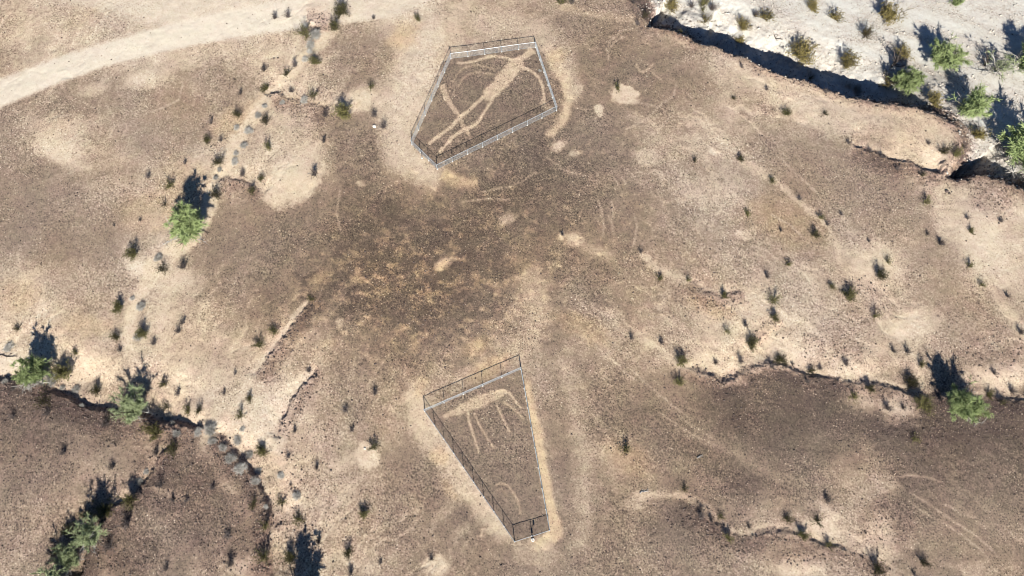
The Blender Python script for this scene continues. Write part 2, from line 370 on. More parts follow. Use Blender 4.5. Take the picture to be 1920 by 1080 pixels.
# --- bare patches
for a in [
 (112, 268, 42, 30, 20, 8.0, .85, .6), (95, 240, 50, 25, 0, 6.6, .6, .6), (130, 300, 30, 14, 20, 7.4, .6), (265, 150, 25, 14, -20, 7.9, .8), (300, 136, 24, 9, -20, 7.2, .6), (350, 112, 30, 14, -20, 6.8, .5),
 (45, 66, 28, 14, -10, 7.2, .6), (155, 52, 16, 12, 10, 7.2, .6), (178, 165, 22, 8, -20, 7, .6), (40, 125, 40, 12, -25, 7, .5),
 (548, 340, 48, 34, -28, 7.6, .9, .45), (570, 300, 24, 22, -30, 7.2, .8), (515, 372, 26, 12, 25, 7.4, .7), (678, 190, 36, 20, -12, 7.8, .85), (640, 196, 30, 12, 0, 7.2, .6),
 (690, 852, 22, 20, 0, 7.7, .9, .35), (655, 862, 45, 8, -25, 6.9, .6), (170, 700, 40, 26, 0, 7.4, .7), (20, 690, 38, 24, 0, 7.9, .85), (262, 505, 22, 13, 30, 8.2, .9), (330, 525, 30, 16, -20, 7.4, .8),
 (1170, 176, 24, 15, 10, 7.9, .85, .4), (1122, 203, 8, 9, 0, 7.4, .9, .4), (1082, 165, 6, 7, 0, 6.8, .8), (1045, 273, 10, 7, -20, 7.4, .8), (1076, 288, 6, 5, 0, 7, .7), (1212, 296, 22, 12, 20, 7.0, .7),
 (1338, 283, 7, 7, 0, 8.3, .9), (1390, 437, 11, 7, 20, 7.2, .8), (1077, 448, 13, 13, 30, 7.4, .85), (1110, 470, 40, 10, 25, 6.2, .6), (1208, 480, 10, 6, 30, 7.6, .8), (1055, 445, 7, 6, 0, 7.4, .7),
 (950, 412, 14, 10, -30, 6.5, .7), (830, 494, 16, 8, -30, 6.9, .8), (675, 345, 8, 5, 0, 6.6, .8), (640, 605, 7, 8, 0, 6.6, .8), (1440, 600, 50, 34, 40, 7.6, .8), (1420, 560, 30, 30, 0, 7.0, .6), (1370, 560, 32, 18, 20, 7.0, .6),
 (1706, 612, 40, 24, -15, 7.6, .85), (1650, 502, 42, 38, 20, 7.4, .8), (1840, 450, 60, 34, 35, 7.6, .85), (1800, 400, 40, 40, 0, 6.6, .6), (1855, 505, 46, 22, 30, 7.4, .75), (1590, 695, 36, 20, 10, 7.8, .8), (1620, 740, 30, 24, 30, 7.4, .7),
 (1690, 760, 34, 26, 0, 7.6, .85), (1870, 710, 50, 24, 0, 7.6, .75), (1400, 690, 55, 12, -5, 7.8, .85), (1340, 680, 50, 14, 0, 7.2, .7), (1375, 715, 22, 10, 0, 7.6, .8), (1480, 660, 40, 22, 20, 7.2, .7),
 (1205, 932, 18, 10, 0, 7.1, .8), (1190, 948, 18, 10, 0, 6.8, .6), (1145, 858, 34, 16, 35, 6.6, .5), (818, 1062, 20, 16, 0, 7.6, .85), (700, 1070, 20, 9, 0, 7.0, .6), (650, 1048, 12, 7, 0, 7.8, .8), (540, 945, 30, 14, -30, 7.8, .8),
 (1560, 962, 26, 9, 35, 7.4, .7), (1650, 1000, 22, 30, 0, 7.4, .7), (1540, 990, 40, 16, 15, 7.6, .75), (1500, 1068, 36, 18, 0, 7.4, .8), (1610, 905, 40, 20, 15, 6.2, .5), (1660, 905, 20, 12, 20, 6.8, .5),
 (470, 800, 22, 60, 25, 7.6, .8), (455, 1066, 28, 16, 0, 7.4, .75), (305, 925, 26, 6, 20, 7, .6), (432, 915, 16, 9, 30, 6.8, .6), (490, 1045, 16, 18, 0, 7.4, .6), (1830, 1070, 30, 12, 0, 6.6, .5),
 (1310, 360, 40, 22, 10, 6.1, .5), (1260, 270, 60, 22, 20, 6.2, .5), (1560, 210, 60, 26, 15, 7.0, .6), (1450, 170, 70, 18, 22, 6.8, .5), (1760, 265, 50, 30, 0, 6.9, .6), (1760, 300, 36, 14, 10, 7.8, .85),
 (395, 800, 60, 14, 10, 7.6, .8), (170, 748, 70, 12, 12, 7.6, .85), (320, 770, 40, 14, 10, 7.0, .6), (425, 300, 26, 14, -40, 7.4, .7), (1785, 330, 24, 6, 0, 7.6, .7),
 (745, 300, 22, 22, 0, 6.6, .6), (770, 100, 26, 40, 0, 6.9, .6), (745, 60, 26, 20, 0, 6.6, .5, .5), (600, 20, 46, 16, 0, 7.4, .6)]:
    blob(*a, **({} if len(a) > 7 else {}), fine=.55)
for a in [  # warm (rust) soil
 (765, 62, 22, 22, 0, 6.4, .6), (740, 75, 16, 10, -20, 6.6, .6), (1045, 105, 14, 16, 40, 6.6, .6), (830, 496, 12, 6, -30, 6.8, .7), (455, 215, 50, 18, -30, 6.6, .6), (1480, 420, 60, 30, 30, 5.4, .5), (1330, 575, 36, 14, 20, 6.0, .5),
 (1100, 620, 50, 20, 30, 5.4, .5), (820, 855, 14, 12, 50, 6.8, .7), (845, 920, 20, 10, 50, 6.4, .5), (890, 650, 24, 12, -20, 6, .5), (915, 690, 34, 14, -30, 6.1, .6), (790, 730, 12, 16, 0, 6.6, .6), (180, 610, 50, 16, 0, 6.4, .5), (30, 560, 30, 30, 0, 6.6, .5), (340, 360, 40, 60, 0, 6.2, .45), (270, 400, 40, 30, 0, 5.9, .4), (1180, 860, 40, 20, 30, 5.8, .5), (600, 520, 18, 10, -40, 6.2, .6)]:
    blob(*a, warm=.8)
# --- drainage lines and tracks
DR = [
 ([(640, 30), (606, 75), (580, 100), (562, 120), (538, 142), (516, 168), (500, 186), (478, 215), (455, 245), (438, 268), (422, 305), (408, 338), (392, 385), (362, 440), (318, 478), (290, 500), (268, 540), (254, 570), (246, 600), (240, 640), (258, 690)], [12, 12, 11, 10, 9, 8, 8, 9, 10, 11, 10, 10, 14, 14, 14, 14, 12, 9, 9, 9, 8], 7.7, .88, .25),
 ([(520, 186), (560, 190), (600, 196), (640, 202), (680, 196)], [4, 4, 4, 5, 6], 7.2, .7, .4),
 ([(590, 552), (572, 575), (548, 605), (528, 632), (502, 668), (478, 700), (455, 740), (440, 780)], [3, 5, 7, 7, 6, 6, 7, 9], 7.4, .85, .1),
 ([(590, 688), (560, 720), (530, 760), (512, 800), (500, 850)], [8, 14, 20, 25, 22], 7.6, .85, .05),
 ([(0, 690), (50, 705), (110, 735), (170, 758), (230, 770), (300, 782), (380, 802), (420, 818), (446, 850), (470, 880), (500, 920), (520, 960)], [10, 6, 6, 7, 6, 7, 7, 8, 9, 10, 12, 14], 7.5, .8, .3),
 ([(316, 832), (296, 855), (280, 880), (256, 912), (226, 940), (204, 954)], [8, 10, 10, 10, 8, 5], 6.9, .8, .3),
 ([(1200, 480), (1235, 505), (1290, 527), (1345, 560), (1400, 585), (1440, 606)], [3, 5, 6, 8, 10, 12], 7.0, .7, .2),
 ([(1380, 304), (1420, 312), (1450, 338), (1482, 365), (1510, 392), (1545, 420), (1570, 455), (1578, 500)], [5, 6, 5, 5, 5, 5, 4, 4], 6.9, .7, .2),
 ([(1550, 530), (1590, 548), (1640, 590), (1672, 606)], [4, 5, 6, 6], 7.0, .7, .2), ([(1700, 628), (1712, 660), (1722, 690), (1735, 730)], [5, 5, 6, 7], 7.0, .7, .2),
 ([(1190, 636), (1215, 645), (1240, 655), (1275, 682), (1310, 692), (1360, 700), (1400, 692), (1440, 680), (1500, 690), (1560, 704), (1640, 716), (1720, 736), (1760, 744)], [6, 5, 4, 6, 7, 10, 10, 8, 10, 9, 7, 7, 5], 7.5, .8, .25),
 ([(1760, 746), (1850, 744), (1930, 748)], [4, 5, 5], 7.5, .8, .2), ([(1190, 915), (1210, 922), (1240, 927), (1260, 929), (1282, 930), (1322, 950), (1350, 982), (1372, 998), (1410, 1000), (1450, 990), (1510, 1000), (1560, 1020), (1620, 1034), (1660, 1060), (1690, 1090)], [6, 5, 4, 5, 6, 7, 8, 10, 8, 7, 10, 8, 7, 7, 7], 7.1, .75, .25),
 ([(1590, 270), (1640, 276), (1690, 296), (1730, 308), (1770, 318)], [5, 6, 6, 7, 7], 7.4, .75, .3), ([(1740, 330), (1762, 380), (1765, 420), (1785, 445)], [10, 10, 12, 14], 6.8, .6, .1),
 ([(1820, 520), (1860, 545), (1885, 575), (1910, 610), (1925, 640)], [5, 6, 6, 6, 6], 7.0, .7, .3), ([(600, 870), (570, 882), (545, 895)], 3, 6.9, .6, .2), ([(1390, 96), (1460, 150), (1560, 182), (1640, 205), (1740, 215), (1790, 250)], [6, 8, 8, 8, 7, 8], 7.0, .6, .35),
 ([(1040, 8), (1100, 24), (1180, 36), (1260, 62), (1330, 96)], [5, 5, 6, 8, 8], 6.4, .6, .4),
]
for pts, w, tone, amt, warm in DR: stroke(pts, w, 7, tone, amt, warm, .45)
def track(pts, w=1.5, tone=6.4, amt=.5, gap=0):
    stroke(pts, w, 2.2, tone, amt, .1, .2, firm=True, taper=.1)
for pts in [[(1118, 368), (1128, 392), (1132, 420), (1131, 446)], [(1146, 374), (1149, 392), (1150, 412)], [(1187, 396), (1195, 425), (1191, 450), (1183, 466)], [(1140, 400), (1148, 420), (1152, 442)],
 [(1148, 330), (1156, 340), (1160, 352)], [(1165, 330), (1170, 338), (1174, 346)], [(1395, 455), (1420, 462), (1445, 476), (1470, 500)], [(1405, 472), (1430, 480), (1450, 496)],
 [(1135, 98), (1145, 75), (1165, 58), (1190, 52)], [(1142, 120), (1140, 100), (1150, 80), (1172, 66)], [(1185, 190), (1235, 200), (1262, 180), (1270, 150)], [(1170, 245), (1210, 225), (1240, 195)], [(1200, 270), (1235, 245), (1260, 215)],
 [(196, 192), (212, 214), (213, 240), (204, 262)], [(214, 196), (232, 215), (236, 240), (226, 262)], [(150, 190), (185, 205), (190, 240), (182, 268)], [(60, 232), (90, 222), (140, 214)], [(270, 215), (300, 205), (335, 186), (345, 150)],
 [(1250, 762), (1300, 800), (1360, 835)], [(1180, 690), (1230, 735), (1300, 790)], [(1230, 770), (1300, 815), (1370, 850)],
 [(1690, 930), (1740, 965), (1800, 1000), (1850, 1040)], [(1700, 918), (1760, 958), (1830, 1004), (1880, 1050)], [(1770, 945), (1790, 955), (1805, 968)], [(1660, 895), (1720, 890)], [(1695, 890), (1745, 896), (1765, 905)],
 [(1110, 640), (1140, 672), (1170, 690)], [(1130, 650), (1160, 690), (1200, 720)], [(1100, 560), (1150, 610), (1190, 640)], [(640, 345), (632, 400), (640, 440)], [(1020, 290), (1060, 320), (1100, 330)], [(900, 360), (960, 350), (1010, 320)],
 [(860, 380), (910, 372), (960, 376)], [(1455, 290), (1500, 330), (1540, 370)], [(1440, 400), (1480, 420), (1510, 450)], [(520, 215), (530, 210), (545, 200)]]:
    track(pts, 1.6, 6.4, .55)
for i in range(6):
    y = 690 + 26 * i
    stroke([(1060 + 8 * i, y - 60), (1075 + 12 * i, y), (1110 + 14 * i, y + 70)], 2.5, 7, 5.6, .25)
for i in range(5):
    stroke([(1240 + 20 * i, 790 + 8 * i), (1330 + 20 * i, 830 + 9 * i), (1440 + 24 * i, 888 + 10 * i)], 5, 10, 5.2, .15, .1)
stroke([(1230, 730), (1290, 780), (1380, 836), (1500, 900)], [8, 12, 14, 12], 22, 5.0, .3, .1)
# broken crust showing through the dark centre
cx = (Ua * .9 + Va * .45) / 15; cy = (Va * .9 - Ua * .35) / 9.5
crust = sstep(-.08, .55, fbm(cx / 1.1, cy / 1.1, 2, 5, .62)) * np.exp(-(((Ua - 780) / 230) ** 2 + ((Va - 540) / 150) ** 2) ** 1.4)
TONE += crust * .25; WARM += crust * .45
crust2 = sstep(.18, .5, fbm(GX / .9, GY / .9, 5, 4, .65)) * np.exp(-(((Ua - 950) / 420) ** 2 + ((Va - 420) / 300) ** 2))
TONE += crust2 * .14; WARM += crust2 * .2
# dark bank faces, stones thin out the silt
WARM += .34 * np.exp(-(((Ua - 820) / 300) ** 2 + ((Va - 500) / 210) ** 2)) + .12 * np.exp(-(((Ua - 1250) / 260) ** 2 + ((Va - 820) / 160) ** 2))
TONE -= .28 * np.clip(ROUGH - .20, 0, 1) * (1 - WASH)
# wash bed
wnoise = fbm(GX / 5 + GY / 9, GY / 1.6 + GX / 4, 3, 4)
tw = .79 + .15 * wnoise + .03 * FX
TONE = TONE * (1 - WASH) + tw * WASH
WARM = WARM * (1 - WASH) + (-.75) * WASH
FINE = FINE * (1 - WASH) + WASH * np.clip(.4 + .8 * wnoise, 0, 1)
TONE = np.clip(TONE, 0, 1.1)
rd_sl, rd_d, _, _, rd_w = polydist(ROAD, 40, U, V, [26, 25, 23, 22, 21, 22, 24, 26, 26, 22, 18])
RMASK = np.zeros(GX.shape); RMASK[rd_sl] = (rd_d < rd_w)

# ------------------------------------------------------------------ materials
def newmat(name):
    m = bpy.data.materials.new(name); m.use_nodes = True
    nt = m.node_tree; b = nt.nodes['Principled BSDF']
    b.inputs['Roughness'].default_value = .95
    b.inputs['Specular IOR Level'].default_value = .15
    return m, nt, b
def N(nt, t, **kw):
    n = nt.nodes.new(t)
    for k, v in kw.items(): setattr(n, k, v)
    return n
def math_node(nt, op, a, b, c=None):
    n = N(nt, 'ShaderNodeMath', operation=op)
    for i, x in enumerate((a, b) if c is None else (a, b, c)):
        if isinstance(x, (int, float)): n.inputs[i].default_value = x
        else: nt.links.new(x, n.inputs[i])
    return n.outputs[0]
def soil_material():
    m, nt, b = newmat('desert_soil')
    L = nt.links.new
    tc = N(nt, 'ShaderNodeTexCoord').outputs['Object']
    def attr(nm):
        return N(nt, 'ShaderNodeAttribute', attribute_name=nm).outputs['Fac']
    grn = attr('grain'); tone, warm, fine, rough, wash = attr('tone'), attr('warm'), attr('fine'), attr('rough'), attr('wash')
    def noise(scale, detail, rg=.6):
        n = N(nt, 'ShaderNodeTexNoise'); n.inputs['Scale'].default_value = scale
        n.inputs['Detail'].default_value = detail; n.inputs['Roughness'].default_value = rg
        L(tc, n.inputs['Vector']); return n.outputs['Fac']
    n1 = noise(1.1, 4); n2 = noise(4.2, 4, .75); n3 = noise(.33, 3)
    vo = N(nt, 'ShaderNodeTexVoronoi'); vo.inputs['Scale'].default_value = 4.6; L(tc, vo.inputs['Vector'])
    sep = N(nt, 'ShaderNodeSeparateColor'); L(vo.outputs['Color'], sep.inputs[0])
    vo2 = N(nt, 'ShaderNodeTexVoronoi'); vo2.inputs['Scale'].default_value = 2.1; L(tc, vo2.inputs['Vector'])
    sep2 = N(nt, 'ShaderNodeSeparateColor'); L(vo2.outputs['Color'], sep2.inputs[0])
    # stones: some cells hold a dark or a pale stone
    grain = math_node(nt, 'SUBTRACT', sep.outputs[0], .5)
    dist = math_node(nt, 'LESS_THAN', vo.outputs['Distance'], .36)
    dark = math_node(nt, 'MULTIPLY', math_node(nt, 'GREATER_THAN', sep.outputs[1], .76), dist)
    pale = math_node(nt, 'MULTIPLY', math_node(nt, 'GREATER_THAN', sep.outputs[2], .975), dist)
    dist2 = math_node(nt, 'LESS_THAN', vo2.outputs['Distance'], .3)
    dark2 = math_node(nt, 'MULTIPLY', math_node(nt, 'GREATER_THAN', sep2.outputs[1], .93), dist2)
    sm = math_node(nt, 'MULTIPLY', math_node(nt, 'SUBTRACT', 1.0, math_node(nt, 'MULTIPLY', fine, .72)), math_node(nt, 'MULTIPLY_ADD', grn, .6, .6))         # grain amount
    t = tone
    t = math_node(nt, 'MULTIPLY_ADD', math_node(nt, 'SUBTRACT', n3, .5), .10, t)
    t = math_node(nt, 'MULTIPLY_ADD', math_node(nt, 'SUBTRACT', n1, .5), .20, t)
    g = math_node(nt, 'MULTIPLY', math_node(nt, 'SUBTRACT', n2, .5), .64)
    g = math_node(nt, 'MULTIPLY_ADD', grain, .17, g)
    t = math_node(nt, 'MULTIPLY_ADD', g, sm, t)
    sd = math_node(nt, 'MULTIPLY', sm, math_node(nt, 'MULTIPLY_ADD', rough, .6, .29))
    t = math_node(nt, 'MULTIPLY_ADD', dark, math_node(nt, 'MULTIPLY', sd, -1.0), t)
    t = math_node(nt, 'MULTIPLY_ADD', dark2, math_node(nt, 'MULTIPLY', sd, -.7), t)
    t = math_node(nt, 'MULTIPLY_ADD', pale, math_node(nt, 'MULTIPLY', sm, .34), t)
    cr = N(nt, 'ShaderNodeValToRGB'); L(t, cr.inputs[0])
    e = cr.color_ramp.elements
    e[0].position = .05; e[0].color = (.040, .030, .027, 1)
    e[1].position = 1.0; e[1].color = (.57, .53, .44, 1)
    for p, c in ((.28, (.093, .072, .0585, 1)), (.5, (.228, .173, .131, 1)), (.7, (.42, .344, .264, 1)), (.86, (.52, .455, .36, 1))):
        k = e.new(p); k.color = c
    # hue drift: rust to grey
    mixw = N(nt, 'ShaderNodeMix', data_type='RGBA', blend_type='MULTIPLY'); L(cr.outputs[0], mixw.inputs['A'])
    mixw.inputs['B'].default_value = (1.10, .98, .76, 1)
    L(math_node(nt, 'MAXIMUM', warm, 0.0), mixw.inputs['Factor'])
    mixc = N(nt, 'ShaderNodeMix', data_type='RGBA', blend_type='MULTIPLY'); L(mixw.outputs['Result'], mixc.inputs['A'])
    mixc.inputs['B'].default_value = (.95, 1.0, 1.06, 1)
    L(math_node(nt, 'MAXIMUM', math_node(nt, 'MULTIPLY', warm, -1.0), 0.0), mixc.inputs['Factor'])
    mixp = N(nt, 'ShaderNodeMix', data_type='RGBA', blend_type='MULTIPLY'); L(mixc.outputs['Result'], mixp.inputs['A'])
    mixp.inputs['B'].default_value = (1.0, .90, .95, 1); L(math_node(nt, 'MULTIPLY', rough, .8), mixp.inputs['Factor'])
    mixc = N(nt, 'ShaderNodeMix', data_type='RGBA', blend_type='MULTIPLY'); L(mixp.outputs['Result'], mixc.inputs['A'])
    mixc.inputs['B'].default_value = (.93, .985, 1.07, 1); L(wash, mixc.inputs['Factor'])
    hn = noise(.35, 5, .7)
    hs = N(nt, 'ShaderNodeHueSaturation'); L(mixc.outputs['Result'], hs.inputs['Color'])
    L(math_node(nt, 'MULTIPLY_ADD', math_node(nt, 'SUBTRACT', hn, .5), .07, .4995), hs.inputs['Hue'])
    hs.inputs['Saturation'].default_value = 1.0
    L(hs.outputs['Color'], b.inputs['Base Color'])
    bp = N(nt, 'ShaderNodeBump'); bp.inputs['Strength'].default_value = .55; bp.inputs['Distance'].default_value = .06
    L(math_node(nt, 'MULTIPLY', math_node(nt, 'ADD', n2, math_node(nt, 'MULTIPLY', vo.outputs['Distance'], -.6)), sm), bp.inputs['Height'])
    L(bp.outputs['Normal'], b.inputs['Normal'])
    return m
SOIL = soil_material()

def flat(name, col, var=.25, scale=2.0, rough=.9, spec=.1, metal=0, trans=0):
    m, nt, b = newmat(name)
    n = N(nt, 'ShaderNodeTexNoise'); n.inputs['Scale'].default_value = scale; n.inputs['Detail'].default_value = 3
    tc = N(nt, 'ShaderNodeTexCoord'); nt.links.new(tc.outputs['Object'], n.inputs['Vector'])
    oi = N(nt, 'ShaderNodeObjectInfo')
    v = math_node(nt, 'ADD', math_node(nt, 'MULTIPLY', math_node(nt, 'SUBTRACT', n.outputs['Fac'], .5), 2.4 * var),
                  math_node(nt, 'MULTIPLY_ADD', math_node(nt, 'SUBTRACT', oi.outputs['Random'], .5), var, 1.0))
    hs = N(nt, 'ShaderNodeHueSaturation'); hs.inputs['Color'].default_value = (*col, 1)
    nt.links.new(v, hs.inputs['Value'])
    nt.links.new(hs.outputs['Color'], b.inputs['Base Color'])
    b.inputs['Roughness'].default_value = rough; b.inputs['Specular IOR Level'].default_value = spec; b.inputs['Metallic'].default_value = metal
    return m
M_STEM = flat('dry_stem', (.075, .062, .05)); M_CREO = flat('creosote_leaf', (.120, .112, .042), .5); M_CREO2 = flat('yellow_creosote_leaf', (.20, .165, .06), .4); M_GREY = flat('grey_twig', (.42, .40, .36), .5); M_DRY = flat('dead_twig', (.12, .10, .092), .6)
M_PALO = flat('palo_verde_twig', (.245, .30, .13), .35); M_BARK = flat('palo_verde_bark', (.17, .18, .11)); M_DEADB = flat('bleached_branch', (.36, .34, .31)); M_PALE = flat('pale_green_twig', (.26, .30, .16), .3)
M_STEEL = flat('galvanised_steel', (.33, .36, .38), .08, 3, .45, .5, .25); M_WIRE = flat('galvanised_wire', (.38, .42, .44), .08, 3, .5, .5, .15)
M_CONC = flat('pale_concrete', (.62, .59, .54), .08, 8); M_SIGN = flat('sign_board', (.20, .13, .08), .1, 3); M_ROCK = flat('desert_stone', (.135, .105, .092), .6, 1.3); M_TANROCK = flat('tan_stone', (.34, .27, .21), .5, 1.3); M_PALEROCK = flat('pale_stone', (.5, .46, .4), .3, 1.3)

# ------------------------------------------------------------------ ground meshes
def ground_mesh(name, facemask, label=None):
    ny, nx = GX.shape
    idx = np.arange(ny * nx).reshape(ny, nx)
    q = np.stack([idx[:-1, :-1], idx[:-1, 1:], idx[1:, 1:], idx[1:, :-1]], -1)[facemask]
    used, inv = np.unique(q.ravel(), return_inverse=True)
    co = np.stack([GX.ravel()[used], GY.ravel()[used], HZ.ravel()[used]], -1).astype(np.float32)
    me = bpy.data.meshes.new(name)
    nf = len(q)
    me.vertices.add(len(co)); me.vertices.foreach_set('co', co.ravel())
    me.loops.add(nf * 4); me.loops.foreach_set('vertex_index', inv.astype(np.int32).ravel())
    me.polygons.add(nf); me.polygons.foreach_set('loop_start', np.arange(0, nf * 4, 4, dtype=np.int32))
    me.polygons.foreach_set('use_smooth', np.ones(nf, bool))
    me.update(calc_edges=True)
    for nm, A in (('tone', TONE), ('warm', WARM), ('fine', FINE), ('rough', ROUGH), ('grain', GRAIN), ('wash', WASH)):
        at_ = me.attributes.new(nm, 'FLOAT', 'POINT'); at_.data.foreach_set('value', A.ravel()[used].astype(np.float32))
    me.materials.append(SOIL)
    o = bpy.data.objects.new(name, me); COL.objects.link(o); o['kind'] = 'structure'
    return o
cell = lambda A: A[:-1, :-1]
wm = cell(inwash & (q > 36)); rm = cell(RMASK > .5) & ~wm
ground_mesh('ground', ~wm & ~rm); ground_mesh('wash_bed', wm); ground_mesh('dirt_road', rm)

# ------------------------------------------------------------------ mesh helpers
def mesh_from(name, verts, faces, mats, midx=None):
    me = bpy.data.meshes.new(name); me.from_pydata([tuple(v) for v in verts], [], faces)
    for m in mats: me.materials.append(m)
    if midx is not None: me.polygons.foreach_set('material_index', np.array(midx, dtype=np.int32))
    me.update(); return me
class MB:
    def __init__(s): s.v = []; s.f = []; s.m = []
    def strip(s, pts, w0, w1, mi=0, rnd=random):
        """thin ribbon through points"""
        pts = [Vector(p) for p in pts]; n = len(pts); b = len(s.v)
        d = (pts[-1] - pts[0]).normalized()
        a = d.cross(Vector((rnd.uniform(-1, 1), rnd.uniform(-1, 1), rnd.uniform(-1, 1))))
        a = a.normalized() if a.length > 1e-4 else Vector((1, 0, 0))
        for i, p in enumerate(pts):
            w = w0 + (w1 - w0) * i / (n - 1)
            s.v += [p - a * w, p + a * w]
        for i in range(n - 1):
            k = b + 2 * i; s.f.append((k, k + 1, k + 3, k + 2)); s.m.append(mi)
    def tube(s, pts, r0, r1, mi=0, sides=6, caps=True):
        pts = [Vector(p) for p in pts]; n = len(pts); b = len(s.v)
        for i, p in enumerate(pts):
            d = (pts[min(i + 1, n - 1)] - pts[max(i - 1, 0)]).normalized()
            a = d.orthogonal().normalized(); c = d.cross(a)
            r = r0 + (r1 - r0) * i / (n - 1)
            for k in range(sides):
                t = 2 * math.pi * k / sides
                s.v.append(p + a * r * math.cos(t) + c * r * math.sin(t))
        for i in range(n - 1):
            for k in range(sides):
                k2 = (k + 1) % sides
                s.f.append((b + i * sides + k, b + i * sides + k2, b + (i + 1) * sides + k2, b + (i + 1) * sides + k)); s.m.append(mi)
        if caps:
            s.f.append(tuple(b + k for k in range(sides))[::-1]); s.m.append(mi)
            s.f.append(tuple(b + (n - 1) * sides + k for k in range(sides))); s.m.append(mi)
    def leaf(s, p, size, mi, rnd, asp=.6):
        p = Vector(p); a = Vector((rnd.gauss(0, 1), rnd.gauss(0, 1), rnd.gauss(0, 1))).normalized(); c = a.orthogonal().normalized()
        b = len(s.v); h = size * asp
        s.v += [p - a * size, p - c * h, p + a * size, p + c * h]; s.f.append((b, b + 1, b + 2, b + 3)); s.m.append(mi)
    def box(s, c, sx, sy, sz, mi=0, rot=0):
        b = len(s.v); co, si = math.cos(rot), math.sin(rot)
        for z in (-1, 1):
            for x, y in ((-1, -1), (1, -1), (1, 1), (-1, 1)):
                X, Y = x * sx / 2, y * sy / 2
                s.v.append(Vector((c[0] + X * co - Y * si, c[1] + X * si + Y * co, c[2] + z * sz / 2)))
        for f in ((3, 2, 1, 0), (4, 5, 6, 7), (0, 1, 5, 4), (1, 2, 6, 5), (2, 3, 7, 6), (3, 0, 4, 7)):
            s.f.append(tuple(b + i for i in f)); s.m.append(mi)
    def mesh(s, name, mats): return mesh_from(name, s.v, s.f, mats, s.m)
def link(name, me, parent=None):
    o = bpy.data.objects.new(name, me); COL.objects.link(o)
    if parent: o.parent = parent
    return o
def empty(name, loc, rz=0, sc=1):
    o = bpy.data.objects.new(name, None); o.empty_display_size = .2; COL.objects.link(o)
    o.location = loc; o.rotation_euler = (0, 0, rz); o.scale = (sc, sc, sc) if isinstance(sc, (int, float)) else sc
    return o
def tag(o, label, cat, group=None):
    o['label'] = label; o['category'] = cat
    if group: o['group'] = group

# ------------------------------------------------------------------ plants (unit size: crown radius 1)
def stem_path(rnd, tilt, az, L, curve=.25):
    d = Vector((math.sin(tilt) * math.cos(az), math.sin(tilt) * math.sin(az), math.cos(tilt)))
    pts = [Vector((rnd.uniform(-.08, .08), rnd.uniform(-.08, .08), -.05))]
    n = 4
    for i in range(n):
        d = (d + Vector((rnd.gauss(0, curve), rnd.gauss(0, curve), rnd.gauss(0, curve * .5) + .06))).normalized()
        pts.append(pts[-1] + d * L / n)
    return pts
def creosote(seed, dens=1.0, lean=0):
    rnd = random.Random(seed); S = MB(); F = MB()
    for i in range(int(34 * dens)):
        tilt = math.radians(rnd.uniform(6, 66)); az = rnd.uniform(0, 6.283)
        L = rnd.uniform(.85, 1.45)
        p = stem_path(rnd, tilt, az, L, .16)
        S.strip(p, .022, .008, 0, rnd); S.strip(p, .022, .008, 0, rnd)
        for j in range(2, 5):
            for k in range(int(5 * dens)):
                a = p[j - 1].lerp(p[j], rnd.random())
                e = a + Vector((rnd.gauss(0, .14), rnd.gauss(0, .14), rnd.gauss(.08, .1)))
                S.strip([a, e], .010, .005, 0, rnd)
                for _ in range(5):
                    F.leaf(a.lerp(e, rnd.uniform(.3, 1.15)) + Vector((rnd.gauss(0, .03),) * 3), rnd.uniform(.022, .048), 0, rnd, .7)
    return S, F
def greydome(seed):
    rnd = random.Random(seed); S = MB()
    lobes = []
    for i in range(5):
        az = rnd.uniform(0, 6.283); rr = rnd.uniform(.15, .55)
        lobes.append((Vector((rr * math.cos(az), rr * math.sin(az), 0)), rnd.uniform(.38, .62)))
    for c, R0 in lobes:
        for i in range(int(120 * R0 + 14)):
            az = rnd.uniform(0, 6.283); el = math.asin(rnd.uniform(.05, 1)); R = R0 * rnd.uniform(.55, 1.15)
            d = Vector((math.cos(el) * math.cos(az), math.cos(el) * math.sin(az), .95 * math.sin(el)))
            e = c + d * R; m = c * .7 + d * R * .5 + Vector((rnd.gauss(0, .05), rnd.gauss(0, .05), rnd.gauss(0, .04)))
            S.strip([c * .4 + Vector((0, 0, .02)), m, e], .010, .009, 0, rnd)
            for _ in range(3): S.strip([m.lerp(e, rnd.random()), e + Vector((rnd.gauss(0, .17), rnd.gauss(0, .17), rnd.gauss(.06, .12)))], .013, .006, 0, rnd)
    return S
def drytwig(seed):
    rnd = random.Random(seed); S = MB()
    for i in range(22):
        p = stem_path(rnd, math.radians(rnd.uniform(5, 58)), rnd.uniform(0, 6.283), rnd.uniform(.8, 1.5), .2)
        S.strip(p, .026, .012, 0, rnd); S.strip(p, .022, .010, 0, rnd)
        for j in range(1, 5):
            for k in range(4):
                a = p[j - 1].lerp(p[j], rnd.random())
                e = a + Vector((rnd.gauss(0, .16), rnd.gauss(0, .16), rnd.gauss(.12, .1)))
                S.strip([a, e], .014, .008, 0, rnd)
                S.leaf(e, .035, 0, rnd)
    return S
